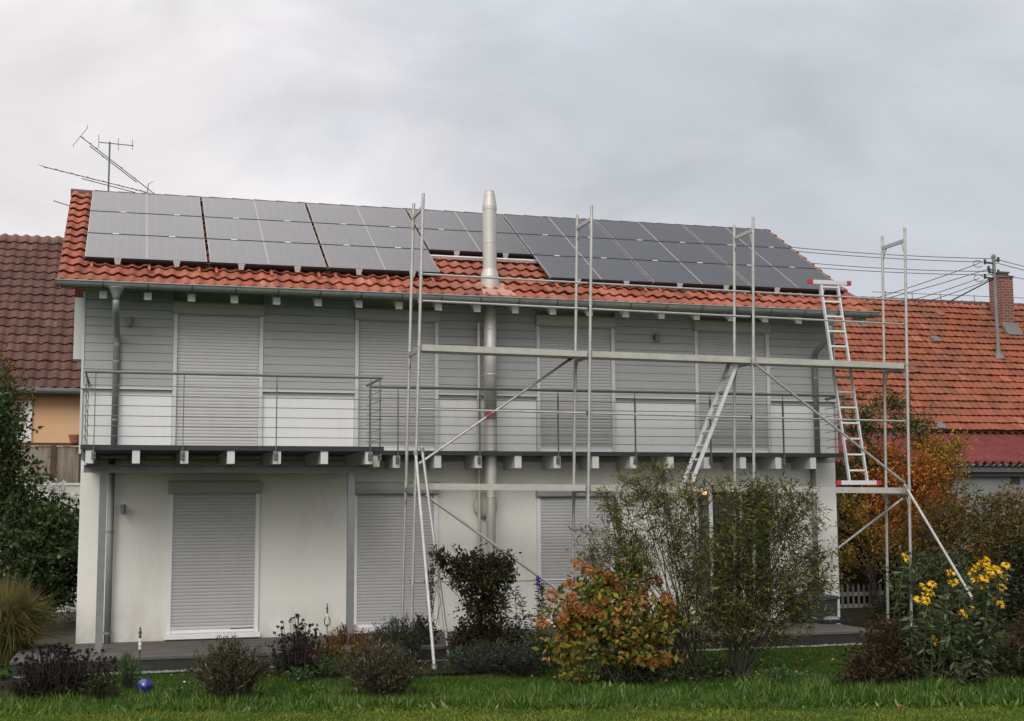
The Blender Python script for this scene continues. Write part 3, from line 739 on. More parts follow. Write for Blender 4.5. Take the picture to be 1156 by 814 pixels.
def disc(c, r):
    mb = MB(); n = 28; prof = [(r, 0), (r, -.02), (r * .97, -.045), (r * .7, -.075), (r * .35, -.09), (.01, -.094)]
    vs = [(c[0] + q * math.cos(2 * PI * j / n), c[1] + yy, c[2] + q * math.sin(2 * PI * j / n)) for q, yy in prof for j in range(n)]
    fs = [(i * n + j, i * n + (j + 1) % n, (i + 1) * n + (j + 1) % n, (i + 1) * n + j) for i in range(len(prof) - 1) for j in range(n)]
    mb.add(vs, fs); return mb
p = at(548, 571, y=-.05)
t = disc((p[0], -.03, p[2]), .205).build('wall_disc', CREAM_DISC, None, True, (p[0], -.03, p[2])); tag(t, 'round cream disc on the white wall behind the flue pipe', 'disc')

# small wall lights
def wall_light(u, v, label):
    c = at(u, v, y=-.13); t = thing('wall_light', label, 'wall light', (c[0], -.08 if v < 500 else -.002, c[2]), 'small cylinder wall lights')
    mb = MB(); mb.lathe((c[0], -.15, c[2] - .075), [(.03, 0), (.036, .004), (.036, .10), (.045, .112), (.045, .145), (.02, .15)], 14); mb.build('shade', STEEL, t)
    mb = MB(); mb.box(c[0] - .03, c[0] + .03, -.11, -.004, c[2] - .03, c[2] + .05); mb.build('bracket', DARK_STEEL, t)
wall_light(147, 363, 'small metal wall light on grey boards beside the left downpipe')
wall_light(741, 381, 'small metal wall light on grey boards above the right balcony')
wall_light(139, 575, 'small metal wall light on white render beside the lower left post')
c = at(795, 556, y=-.22)
t = thing('lit_lamp', 'glowing warm lamp hanging beside the glass patio door', 'lamp', c)
mb = MB(); mb.lathe((c[0], c[1], c[2] - .05), [(.01, 0), (.035, .02), (.04, .05), (.03, .075), (.015, .09)], 12); mb.build('bulb', BULB, t, True)
mb = MB(); mb.lathe((c[0], c[1], c[2] + .04), [(.05, 0), (.03, .04), (.012, .06)], 12); mb.bar((c[0], c[1], c[2] + .09), (c[0], 0, c[2] + .09), .015, .015); mb.build('holder', DARK_STEEL, t)

# ------------------------------------------------------------------ scaffold
SX = [4.913, 7.640, 10.452, 13.295]; YF, YN = -1.20, -1.90
def S(x, yy, z): return np.array([x + .026 * (z - 6.5), yy, z - .010 * (x - 4.9)])
scaf = thing('scaffold', 'three bay metal scaffold with plank decks and guard rails in front of the house', 'scaffold', (9.0, -1.55, ZL))
Z0, Z1, Z2, Z3 = .02, 2.25, 4.34, 6.53
for i, x in enumerate(SX):
    for lv, (za, zb2) in enumerate(((Z0, Z1), (Z1, Z2), (Z2, Z3))):
        mb = MB(); ext = .19 if lv == 2 else 0
        mb.tube([S(x, YF, za), S(x, YF, zb2 + ext)], .024, 10); mb.tube([S(x, YN, za), S(x, YN, zb2 + ext)], .024, 10)
        fr = mb.build('scaffold_frame', ALU, scaf)
        c = MB(); c.bar(S(x, YF, zb2 - .03), S(x, YN, zb2 - .03), .035, .06); c.build('crossbar', ALU, fr)
        for yy, sg in ((YF, -1), (YN, 1)):
            g = MB(); pts = [S(x, yy, zb2 - .26), S(x, yy + sg * .05, zb2 - .2), S(x, yy + sg * .07, zb2 - .13), S(x, yy + sg * .12, zb2 - .06)]
            g.tube(pts, .011, 6)
            g.build('corner_gusset', ALU, fr)
            g = MB(); g.tube([S(x, yy, za + .02), S(x, yy, za + .10)], .030, 10); g.build('tube_socket', ALU, fr)
    for yy in (YF, YN):
        mb = MB(); b = S(x, yy, 0); zb0 = -.05 if yy > -2.3 else ZL
        mb.tube([(b[0], yy, zb0 + .012), (b[0], yy, Z0 + .12)], .018, 8); mb.box(b[0] - .075, b[0] + .075, yy - .075, yy + .075, zb0 + .001, zb0 + .012)
        mb.build('base_jack', STEEL, scaf)
for i in range(3):
    xa, xb = SX[i] + .035, SX[i + 1] - .035
    for z in (Z1, Z2):
        for j, (ya, yb_) in enumerate(((YN + .045, (YN + YF) / 2 - .006), ((YN + YF) / 2 + .006, YF - .045))):
            mb = MB(); q = [S(xx, yy, z + h) for h in (0, .05) for xx, yy in ((xa, ya), (xb, ya), (xb, yb_), (xa, yb_))]
            mb.add(q, [(0, 3, 2, 1), (4, 5, 6, 7), (0, 1, 5, 4), (1, 2, 6, 5), (2, 3, 7, 6), (3, 0, 4, 7)])
            o = mb.build('deck_plank', DECKMAT, scaf)
        k = MB(); q = [S(xx, yy, z - .035 + h) for h in (0, .095) for xx, yy in ((xa, YN + .03), (xb, YN + .03), (xb, YN + .042), (xa, YN + .042))]
        k.add(q, [(0, 3, 2, 1), (4, 5, 6, 7), (0, 1, 5, 4), (1, 2, 6, 5), (2, 3, 7, 6), (3, 0, 4, 7)]); k.build('deck_beam', DECKMAT, scaf)
    for z in (5.475, 5.065, 3.42) + ((.86,) if i == 0 else ()):
        mb = MB(); mb.tube([S(SX[i] - .03, YN + .04, z), S(SX[i + 1] + .03, YN + .04, z)], .016, 8); o = mb.build('guard_rail', ALU, scaf)
        for xx in (SX[i], SX[i + 1]):
            c_ = S(xx, YN + .022, z); k = MB(); k.box(c_[0] - .03, c_[0] + .03, c_[1] - .012, c_[1] + .03, c_[2] - .035, c_[2] + .035); k.build('coupler', STEEL, o)
def brace(p, q, r=.021, name='diagonal_brace'):
    mb = MB(); mb.tube([p, q], r, 10); o = mb.build(name, ALU, scaf)
    k = MB()
    d = (np.array(q) - p) / np.linalg.norm(np.array(q) - p)
    for e, sg in ((np.array(p), 1), (np.array(q), -1)): k.tube([e + d * sg * .02, e + d * sg * .09], r * 1.45, 8)
    k.build('coupler', STEEL, o); return o
b1 = brace(at(647, 403, y=YF - .05), at(468, 527, y=YF - .05))
P1, Q1 = at(647, 403, y=YF - .05), at(468, 527, y=YF - .05)
mb = MB(); mb.tube([P1 + (Q1 - P1) * .52, P1 + (Q1 - P1) * .56], .024, 10); mb.build('red_sleeve', RED_PLASTIC, b1)
brace(at(480, 559, y=YN - .05), at(635, 670, y=YN - .05))
brace(at(850, 409, y=YN - .05), at(1021, 545, y=YN - .05))
brace(at(1019, 563, y=YF - .05), at(905, 650, y=YF - .05))
brace(at(1021, 547, y=YN - .06), np.array([13.77, -3.32, -.24]), .023, 'outrigger')
brace(at(469, 508, y=YN - .06), np.array([4.742, -3.45, ZL]), .024, 'outrigger')
brace(at(476, 504, y=YN - .06), np.array([5.17, -2.55, ZL]), .024, 'outrigger')

# ladders
def ladder(name, label, A, B, half, rung_n, m, bars, r=(.025, .06)):
    """A bottom centre, B top centre, half = half-width vector"""
    A = np.array(A, float); B = np.array(B, float); half = np.array(half, float)
    t = thing(name, label, 'ladder', A)
    ax = nrm(B - A); up = np.cross(nrm(half), ax)
    for sg in (-1, 1):
        mb = MB(); mb.bar(A + sg * half, B + sg * half, r[0], r[1], up); mb.build('side_rail', m, t)
    for i in range(rung_n):
        f = (i + .7) / rung_n; c = A + (B - A) * f
        mb = MB(); mb.bar(c - half, c + half, .028, .028, up); mb.build('rung', m, t)
    for P, ext in bars:
        P = np.array(P); hd = nrm(half)
        mb = MB(); mb.bar(P - hd * ext, P + hd * ext, .05, .07); bb = mb.build('stabiliser_bar', m, t)
        for sg in (-1, 1):
            k = MB(); k.bar(P + hd * sg * (ext + .001), P + hd * sg * (ext + .085), .056, .078); k.build('end_cap', RED_PLASTIC, bb)
    return t
A = np.array([12.355, -1.70, 2.33]); B = np.array([12.345, -.98, 5.80])
ladder('ladder', 'aluminium ladder with red-capped bars leaning on the right eaves', A, B, (.165, 0, 0), 13, ALU_BRIGHT, [(A + (0, 0, -.015), .33), (B + (0, -.02, .0), .33)])
ladder('ladder', 'narrow aluminium ladder slanting under the upper scaffold deck, above the willow', (9.33, -1.57, 2.31), (10.22, -1.57, 4.33), (0, .165, 0), 9, ALU_BRIGHT, [])

# ------------------------------------------------------------------ antenna
ant = thing('tv_antenna', 'three-armed television antenna on a pole above the left ridge', 'antenna', (.21, 4.5, 6.6))
ya = 4.5
A2 = lambda u, v, dy=0: at(u, v, y=ya) + np.array([0, dy, 0])
mb = MB(); mb.tube([A2(121.9, 226) * [1, 1, 0] + [0, 0, 6.5], A2(124, 160)], .016, 8); mb.build('mast', ANTENNA, ant)
def yagi(booms, els, r=.009):
    mb = MB()
    for p, q in booms: mb.tube([p, q], r, 6)
    o = mb.build('antenna_boom', ANTENNA, ant)
    k = MB()
    for p, q in els: k.tube([p, q], .0055, 5)
    k.build('antenna_element', ANTENNA, o)
yagi([(A2(111.5, 160.5), A2(151, 164.5))], [(A2(111.5, 152), A2(111.5, 167)), (A2(133.5, 156), A2(133.5, 170)), (A2(149.5, 157.5), A2(149.5, 169))])
yagi([(A2(91, 154), A2(177, 221)), (A2(101.5, 165), A2(154.5, 206))],
     [(A2(83, 163.5), A2(98.5, 145)), (A2(98.5, 145), A2(98.5, 141)), (A2(83, 163.5), A2(82.5, 166))] + [(A2(91 + 86 * f - 2, 154 + 67 * f + 2.5, -.25), A2(91 + 86 * f + 2, 154 + 67 * f - 3.5, .25)) for f in (0.02, .12, .2, .53, .7)] + [(A2(111, 172), A2(117, 178))])
yagi([(A2(48.5, 188), A2(167, 217.5)), (A2(92, 201.5), A2(153, 217.5)), (A2(166.5, 217), A2(167.5, 207.5))],
     [(A2(48.5 + 118.5 * f - 3, 188 + 29.5 * f + 3.2, -.35), A2(48.5 + 118.5 * f + 3, 188 + 29.5 * f - 3.2, .35)) for f in (0, .15, .3, .45, .6, .74, .87, .95)] + [(A2(167.5, 207.5), A2(173, 205)), (A2(165, 221), A2(170, 217))])
yagi([(A2(60, 226.5), A2(82, 233.5))], [])

# ------------------------------------------------------------------ left neighbour
lh = thing('neighbour_house', 'peach coloured house with dark brown-red tiled roof behind the left tree', 'house', (-4, 11, 2.35))
YE = 11.0; ze = at(40, 432, y=YE)[2]; zr = at(40, 273, y=15.2)[2]; angL = math.atan2(zr - ze, 15.2 - YE)
tile_sheet('roof', -9.0, 1.6, (0, YE - .25, ze - .15), angL, math.hypot(15.2 - YE, zr - ze) + .4, .262, .335, .055, .055, TILE_BROWN, lh, seg=8, lip=.02)
mb = MB(); zwt = ze - .02
mb.prism_x([(YE + .12, 2.2), (18.6, 2.2), (18.6, zwt), (15.2, zr - .1), (YE + .12, zwt)], -8.5, 1.3); mb.build('wall', PEACH, lh)
mb = MB(); mb.prism_x([(YE - .26, ze - .16), (YE - .26, ze - .30), (YE + .115, ze - .17), (YE + .115, ze - .02)], -9, 1.6); mb.tube([(-9, YE - .32, ze - .20), (1.6, YE - .32, ze - .22)], .08, 10); mb.build('gutter', DARK_ZINC, lh)
p0 = at(12, 452, y=YE); p1 = at(35, 499, y=YE)
mb = MB()
for a_, b_, c_, d_ in ((p0[0], p0[0] + .09, 0, 1), (p1[0] - .1, p1[0], 0, 1)): mb.box(a_, b_, YE + .05, YE + .118, p1[2], p0[2])
mb.box(p0[0], p1[0], YE + .052, YE + .116, p0[2] - .09, p0[2] - .001); w = mb.build('window', FRAME_WHITE, lh)
mb = MB(); mb.box(p0[0] + .08, p1[0] - .1, YE + .09, YE + .117, p1[2], p0[2] - .09); mb.build('pane', FRAME_GREY, w)
mb = MB(); mb.box(p0[0] - .05, p1[0] + .02, YE + .03, YE + .116, p0[2] + .002, p0[2] + .05); mb.build('window_lintel', BROWNWOOD, w)
mb = MB(); q0 = at(-10, 268.5, y=15.2); q1 = at(86, 274.5, y=15.2)
mb.tube([q0 + (0, 0, .06), (q0 + q1) / 2 + (0, 0, .02), q1 + (0, 0, .06)], .012, 5)
for f in (.2, .45, .7, .95): pp = q0 + (q1 - q0) * f; mb.tube([pp + (0, 0, -.15), pp + (0, 0, .05)], .01, 5)
mb.build('lightning_rod_wire', ANTENNA, lh)
# board fence on the bank
YFN = 7.6
ft = thing('board_fence', 'weathered vertical board fence with brown posts below the peach wall', 'fence', (-1, YFN, 2.3))
zt1 = at(60, 501, y=YFN)[2]; zb1_ = at(60, 546, y=YFN)[2]
mb = MB(); x = -5.0
while x < .85:
    w_ = rnd.uniform(.10, .15); mb.box(x, x + w_, YFN, YFN + .022 + rnd.uniform(0, .01), zb1_ - rnd.uniform(0, .04), zt1 - .04 - rnd.uniform(0, .02)); x += w_ + rnd.uniform(.001, .006)
mb.build('board', OLDWOOD, ft)
for u in (1, 60, 92):
    xx = at(u, 520, y=YFN)[0]; mb = MB(); mb.box(xx - .055, xx + .055, YFN - .06, YFN - .002, zb1_ - .1, zt1 + .0); mb.build('post', BROWNWOOD, ft)
mb = MB(); mb.box(-5, .85, YFN - .05, YFN + .04, zt1 - .035, zt1 + .02); mb.build('cap_rail', BROWNWOOD, ft)
mb = MB(); mb.box(-5, .85, YFN + .03, YFN + .07, zb1_ - .02, zb1_ + .1); mb.build('bottom_rail', BROWNWOOD, ft)
p = at(85, 498, y=YFN - .2)
mb = MB(); mb.lathe((p[0], p[1], zt1 + .02), [(.10, 0), (.13, .12), (.14, .12), (.14, .16), (.11, .16)], 14); tag(mb.build('flower_pot', TERRACOTTA, None, False, (p[0], p[1], zt1 + .02)), 'small red flower pot on the board fence beside the house corner', 'flower pot')
# low white wall under the fence
pw = at(70, 548, y=7.1); pw2 = at(70, 572, y=7.1)
mb = MB(); mb.box(-5, .8, 7.05, 7.27, -.3, pw[2]); mb.box(-5, .8, 7.02, 7.28, pw[2] + .001, pw[2] + .05); tag(mb.build('garden_wall', WHITE_RENDER, None, False, (-2, 7.15, -.3)), 'low white garden wall below the weathered board fence', 'wall')

# ------------------------------------------------------------------ right neighbour
rh = thing('neighbour_house', 'old house with a broad orange-red tiled roof behind the scaffold', 'house', (23, 13, 0))
YE2, YR2 = 10.5, 15.0
e1 = at(1110, 486, y=YE2); r1_ = at(1080, 342, y=YR2)
ang2 = math.atan2(r1_[2] - e1[2], YR2 - YE2); len2 = math.hypot(r1_[2] - e1[2], YR2 - YE2)
rr = tile_sheet('roof', 15.5, 33, (0, YE2, e1[2]), ang2, len2, .205, .318, .034, .075, TILE_ORANGE, rh, seg=6, jit=.009, lip=.03)
n2 = np.array([0, -math.sin(ang2), math.cos(ang2)]); pl2 = (n2, n2 @ np.array([0, YE2, e1[2]]) + .03)
mb = MB(); mb.prism_x([(YE2 + .3, -.3), (19.2, -.3), (19.2, e1[2]), (YR2, r1_[2] - .12), (YE2 + .3, e1[2] + .1)], 15.9, 32.5); mb.build('wall', PEACH, rh)
mb = MB(); x = 15.5
while x < 33: mb.tube([(x, YR2, r1_[2] - .02), (x + .39, YR2, r1_[2] - .035)], .105, 9); x += .36
mb.build('ridge_tiles', TILE_BROWN, rr)
mb = MB()
for u in (1000, 1030, 1062, 1100): pp = at(u, 340, y=YR2); mb.tube([(pp[0], YR2, r1_[2] + .05), (pp[0], YR2, r1_[2] + .28)], .012, 5)
pa = at(985, 336.5, y=YR2); mb.tube([(pa[0], YR2, r1_[2] + .24), (33, YR2, r1_[2] + .27)], .010, 5); mb.build('lightning_rod_wire', ANTENNA, rr)
# chimney
cb = at(1134.5, 366, plane=pl2); cx, cy = cb[0], cb[1] + .1
ct = at(1134, 313, y=cy - .3)[2]
mb = MB(); mb.box(cx - .235, cx + .235, cy - .28, cy + .30, cb[2] - .6, ct); ch = mb.build('chimney', BRICK, rr)
mb = MB(); mb.box(cx - .26, cx + .26, cy - .31, cy + .33, ct + .001, ct + .06); mb.box(cx - .15, cx + .15, cy - .2, cy + .2, ct + .061, ct + .16); mb.box(cx - .18, cx + .18, cy - .24, cy + .24, ct + .161, ct + .20); mb.build('chimney_cap', CONCRETE, ch)
mb = MB(); mb.prism_x([(cy - .62, cb[2] - .40), (cy - .281, cb[2] + .02), (cy - .281, cb[2] - .5)], cx - .27, cx + .30); mb.build('flashing', LEAD, ch)
# vents & a lifted tile
for u, v in ((1058, 352),(1053, 381), (1058, 478)):
    p = at(u, v, plane=pl2); mb = MB(); mb.bar(p + n2 * .03, p + n2 * .05 + np.array([0, -.22, -.2]), .26, .07, n2); mb.build('roof_vent', LEAD if v != 352 else TILE_ORANGE, rr)
# roof mast
mbp = at(1127.5, 402, plane=pl2)
mt = at(1121.5, 291, y=mbp[1])
pole = thing('roof_mast', 'grey roof mast carrying power lines beside the brick chimney', 'mast', mbp)
mb = MB(); mb.tube([mbp, mt], .055, 10); mb.lathe((mt[0], mt[1], mt[2]), [(.07, 0), (.07, .06), (.02, .12)], 10); mb.build('pole', STEEL, pole)
mb = MB(); mb.lathe((mbp[0], mbp[1], mbp[2] - .1), [(.22, 0), (.12, .16), (.07, .3)], 12); mb.build('pole_collar', LEAD, pole)
ins = []
for u, v in ((1112, 296.5), (1116, 304), (1112, 313), (1117, 307), (1127, 294), (1127, 308)):
    p = at(u, v, y=mbp[1] - .1); ins.append(p); s = np.array([mt[0] + (mbp[0] - mt[0]) * (v - 291) / 111, mbp[1], p[2]])
    mb = MB(); mb.tube([s, p], .022, 6); mb.tube([p + (0, 0, -.05), p + (0, 0, .10)], .038, 8); mb.build('insulator_arm', DARK_STEEL, pole)
mb = MB()
for cu, cv in ((1104, 298), (1105, 314)):
    c = at(cu, cv, y=mbp[1] - .1); k = .13
    mb.tube([c + np.array([math.cos(t) * k * 1.3, 0, math.sin(t) * k * .8]) for t in np.linspace(.4, 5.8, 12)], .011, 5)
mb.build('cable_loop', CABLE, pole)
def wire(label, pts, r=.011, sag=.0, group='overhead wires at the roof mast'):
    p, q = [np.array(a, float) for a in pts]
    mb = MB(); mb.tube([p + (q - p) * f - np.array([0, 0, sag * 4 * f * (1 - f)]) for f in np.linspace(0, 1, 12)], r, 5, caps=True)
    tag(mb.build('overhead_wire', CABLE, None, False, q), label, 'wire', group)
ym = mbp[1]
far = lambda u, v: at(u, v, y=ym + 3)
wire('uppermost overhead wire from the main roof to the roof mast', (far(830, 272.5), at(1121, 292, y=ym)), sag=.1)
wire('second overhead wire from the top, reaching the roof mast', (far(830, 276.5), at(1120, 296, y=ym)), sag=.1)
wire('third overhead wire from the top, reaching the mast', (far(860, 291.5), at(1120, 306.5, y=ym)), sag=.1)
wire('lowest level overhead wire between main roof and mast', (far(860, 297), at(1120, 310.5, y=ym)), sag=.08)
near = lambda u, v: at(u, v, y=ym - 2)
wire('upper of the slanting wires running down left from the mast top', (near(968, 343), at(1106, 297, y=ym)), sag=.03)
wire('second slanting wire down left from the roof mast', (near(985, 341), at(1118, 303, y=ym)), sag=.03)
wire('third slanting wire down left from the roof mast', (near(1015, 343), at(1106, 314, y=ym)), sag=.03)
wire('lowest slanting wire down left from the roof mast', (near(1035, 344), at(1118, 315, y=ym)), sag=.03)
g0 = at(1069, 342, plane=pl2)
wire('thick stay cable from the roof mast down to the ridge', (g0, at(1121, 315, y=ym)), .022)
wire('upper wire leaving the roof mast to the right edge', (at(1290, 324, y=ym), at(1122, 292, y=ym)), sag=.1)
wire('lower of two upper wires leaving the mast to the right', (at(1290, 329, y=ym), at(1122, 296, y=ym)), sag=.1)
wire('lower wire leaving the roof mast behind the chimney', (at(1290, 332, y=ym + 1), at(1122, 308, y=ym)), sag=.1)

# lean-to with corrugated roof
sh = thing('lean_to_shed', 'lean-to shed with a corrugated dark red roof behind the autumn shrubs', 'shed', (21, 8.5, ZL))
YE3 = 7.0; e3 = at(1120, 524, y=YE3)[2]; zt3 = e1[2] - .09; yt3 = YE2 + .12
def corr(x0, x1, pa, pb, pitch, amp, th):
    n = int((x1 - x0) / pitch * 8); xs = np.linspace(x0, x1, n); V = []; F = []
    for (yy, zz) in (pa, pb):
        for dz in (0, -th): V.append(np.stack([xs, np.full(n, yy), zz + dz + amp * np.sin(2 * PI * xs / pitch)], 1))
    V = np.concatenate(V); i = np.arange(n - 1)
    for a_, b_ in ((0, 2), (1, 3), (0, 1), (2, 3)): F.append(np.stack([a_ * n + i, a_ * n + i + 1, b_ * n + i + 1, b_ * n + i], 1))
    return V, np.concatenate(F)
def trough_shade(m, pitch, x0):  # dark stripes painted into the troughs, standing in for shading between ribs
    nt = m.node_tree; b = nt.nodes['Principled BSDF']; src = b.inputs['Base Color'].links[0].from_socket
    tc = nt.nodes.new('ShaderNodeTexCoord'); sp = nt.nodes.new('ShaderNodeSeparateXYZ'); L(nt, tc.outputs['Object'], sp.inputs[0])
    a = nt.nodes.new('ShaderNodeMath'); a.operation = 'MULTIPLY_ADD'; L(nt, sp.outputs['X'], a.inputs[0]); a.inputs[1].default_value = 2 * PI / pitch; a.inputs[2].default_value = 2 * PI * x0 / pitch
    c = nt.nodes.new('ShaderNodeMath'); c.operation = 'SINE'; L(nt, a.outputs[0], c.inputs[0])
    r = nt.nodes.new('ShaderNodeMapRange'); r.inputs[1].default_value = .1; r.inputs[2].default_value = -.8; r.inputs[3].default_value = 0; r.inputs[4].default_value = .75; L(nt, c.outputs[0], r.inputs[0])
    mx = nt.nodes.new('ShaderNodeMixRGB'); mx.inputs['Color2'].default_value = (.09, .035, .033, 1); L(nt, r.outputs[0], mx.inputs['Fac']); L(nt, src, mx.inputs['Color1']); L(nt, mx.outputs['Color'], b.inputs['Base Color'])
trough_shade(CORRUGATED_RED, .25, 21.0)
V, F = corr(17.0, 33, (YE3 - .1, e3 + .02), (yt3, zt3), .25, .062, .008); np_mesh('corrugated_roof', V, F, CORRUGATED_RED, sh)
V, F = corr(20.2, 33, (YE3 - .18, e3 - .035), (YE3 + .6, e3 + .10), .19, .03, .02); np_mesh('eave_sheet', V, F, FIBRE, sh)
mb = MB(); mb.box(20.25, 32.5, YE3 + .12, YE3 + .3, ZL, e3 - .08); mb.build('wall', SHEDWALL, sh)
mb = MB(); mb.box(20.2, 33, YE3 - .14, YE3 - .06, e3 - .20, e3 - .085); mb.box(20.2, 33, YE3 - .02, YE3 + .115, e3 - .3, e3 - .07); mb.build('gutter', DARK_ZINC, sh)
mb = MB(); pp = at(1145, 541, y=YE3 + .1); mb.box(pp[0] - .12, pp[0] + .16, YE3 + .09, YE3 + .118, pp[2] - .12, pp[2] + .12); mb.build('window', BLACKPL, sh)

# picket fence at the right
pf = thing('picket_fence', 'grey picket fence in shade right of the house', 'fence', (15.5, 4, ZL))
for i, u in enumerate(np.arange(945, 1004, 6.1)):
    p = at(u, 662 + (i % 2), y=4.0); mb = MB(); x = p[0]
    mb.prism_x([(4.0, ZL), (4.02, ZL), (4.02, p[2]), (4.0, p[2])], x - .024, x + .024)
    mb.add([(x - .024, 4.0, p[2] + .001), (x + .024, 4.0, p[2] + .001), (x, 4.0, p[2] + .06), (x - .024, 4.02, p[2] + .001), (x + .024, 4.02, p[2] + .001), (x, 4.02, p[2] + .06)], [(0, 1, 2), (5, 4, 3), (0, 3, 4, 1), (1, 4, 5, 2), (2, 5, 3, 0)])
    mb.build('picket', GREYWOOD, pf)
p = at(945, 668, y=4); p2 = at(1004, 684, y=4)
mb = MB(); mb.box(p[0], p2[0], 4.021, 4.06, p[2] - .10, p[2] - .02); mb.box(p[0], p2[0], 4.021, 4.06, p2[2] - .02, p2[2] + .06); mb.build('rail', OLDWOOD, pf)

# things on the terrace, right
c = at(926, 703, z=-.05)
bx = thing('storage_box', 'dark storage box against the white wall at the right corner', 'box', (c[0], -.45, -.048))
x0, x1 = at(908, 690, y=-.7)[0], at(945, 690, y=-.7)[0]
mb = MB(); mb.prism_x([(-.70, -.046), (-.15, -.046), (-.12, .34), (-.73, .34)], x0, x1); mb.build('body', DARKGREEN_PL, bx)
mb = MB(); mb.prism_x([(-.76, .342), (-.10, .342), (-.12, .41), (-.72, .39)], x0 - .03, x1 + .03); mb.build('lid', BLACKPL, bx)
mb = MB(); n = 16
cc = ((x0 + x1) / 2 + .13, -.735, .18)
mb.tube([(cc[0] + .07 * math.cos(t), -.74, cc[2] + .07 * math.sin(t)) for t in np.linspace(0, 2 * PI, 16)], .01, 6); mb.build('handle', DARK_ZINC, bx)
p = at(940, 703, z=-.05)
tr = thing('boot_tray', 'flat black tray with folded grey cloth on the terrace corner', 'tray', (p[0], p[1], -.048))
mb = MB(); mb.box(p[0] - .28, p[0] + .28, p[1] - .18, p[1] + .18, -.047, -.025)
for s_ in (-1, 1): mb.box(p[0] - .28, p[0] + .28, p[1] + s_ * .18 - .012, p[1] + s_ * .18 + .012, -.024, .02)
mb.build('tray_body', BLACKPL, tr)
mb = MB(); mb.lathe((p[0] - .02, p[1], -.024), [(.13, 0), (.15, .03), (.11, .07), (.04, .085)], 10); mb.build('cloth', ZINC, tr)

# garden ornaments
p = at(163, 785, z=ZL + .0); R_ = .095
mb = MB(); pr = [(R_ * math.sin(t), R_ - R_ * math.cos(t)) for t in np.linspace(.08, PI - .05, 14)]
mb.lathe((p[0], p[1], ZL + .01), pr, 24); tag(mb.build('garden_ball', BLUEGLASS, None, True, (p[0], p[1], ZL)), 'shiny dark blue glass ball lying on the lawn', 'glass ball')
def stake(u, v0, vt, zb, label, diamond=False):
    p = at(u, v0, z=zb); k = mpp(p); t = thing('garden_stake', label, 'garden stake', p)
    top = (v0 - vt) * k
    mb = MB(); mb.tube([p - (0, 0, .03), p + (0, 0, top)], .006, 6); mb.build('rod', DARK_STEEL, t)
    mb = MB(); md = MB(); n = 7; h0 = top * (.50 if not diamond else .55)
    for i in range(n):
        z = h0 + (top - h0) * (i + .5) / n; r = (.014, .018, .024, .019, .016, .02, .010)[i] * (1.0 if not diamond else .8)
        lb = MB(); lb.lathe(p + (0, 0, z), [(.006, -.026), (r, -.016), (r, .016), (.006, .026)], 10); lb.build('bead', DARKBEAD if i in (0, 4, 5, 6) else WOODBEAD, t)
    if diamond:
        z = h0 + .25 * (top - h0)
        md.tube([p + np.array([math.cos(t) * .045, 0, z + math.sin(t) * .07]) for t in np.linspace(0, 2 * PI, 13)], .008, 5)
    if diamond: md.build('ring', DARKBEAD, t)
stake(157, 768, 709, ZL, 'thin garden stake with white beads in front of the terrace left of the brown bush')
stake(369, 742, 682, ZL, 'thin beaded garden stake above the rust coloured plants', True)

# ------------------------------------------------------------------ vegetation
G = lambda u, v: at(u, v, z=ZL)
# big dark tree at the left edge
yt = 2.6
plant('apple_tree', 'dark leafy tree filling the left edge beside the house', 'tree', (-2.0, 3.0, ZL),
      [blob(2, 455, yt + .6, 20, 34), blob(6, 500, yt, 30, 40), blob(14, 548, yt, 46, 42), blob(50, 588, yt - .3, 38, 28), blob(25, 620, yt - .5, 60, 48), blob(62, 610, yt, 30, 44), blob(-30, 500, yt, 46, 80), blob(40, 665, yt, 50, 30)],
      'tree_dark', 1500, 9, .095, .55, twig=.34, spread=.5, droop=.25, stem_r=.045, nstems=9, ntwigs=160, trunk=(.1, 0, 1.1))
plant('yellowing_tree', 'thin yellow-green branch tips rising at the far left edge', 'tree', (-2.2, 5.5, ZL),
      [blob(8, 420, 5.2, 16, 24), blob(14, 450, 5.2, 22, 26), blob(6, 480, 5.2, 22, 30)], 'olivebush', 170, 8, .085, .45, twig=.3, spread=.5, stem_r=.02, nstems=4, ntwigs=60)
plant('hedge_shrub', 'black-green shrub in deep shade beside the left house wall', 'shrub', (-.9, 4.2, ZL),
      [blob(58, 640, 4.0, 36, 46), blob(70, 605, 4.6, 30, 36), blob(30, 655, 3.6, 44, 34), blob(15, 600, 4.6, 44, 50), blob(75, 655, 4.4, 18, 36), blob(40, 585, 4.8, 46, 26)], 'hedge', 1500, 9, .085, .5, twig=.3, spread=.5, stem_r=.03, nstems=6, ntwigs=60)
plant('white_flowers', 'white flowering clump in front of the white garden wall', 'flowers', at(62, 575, y=6.2),
      [blob(62, 551, 6.2, 14, 8), blob(80, 562, 6.2, 8, 8)], 'white', 60, 7, .06, .7, twig=.15, spread=.7, stemmat=GREENSTEM, stem_r=.008, nstems=4, ntwigs=20, zmin=1)
plant('ground_cover_shrub', 'low dark spreading shrub beside the gravel left of the house', 'shrub', (-1.1, 1.6, -.07),
      [blob(48, 690, 1.6, 18, 14), blob(30, 700, 1.2, 24, 16)], 'hedge', 160, 8, .06, .5, twig=.2, spread=.5, stem_r=.012, nstems=4, ntwigs=30)

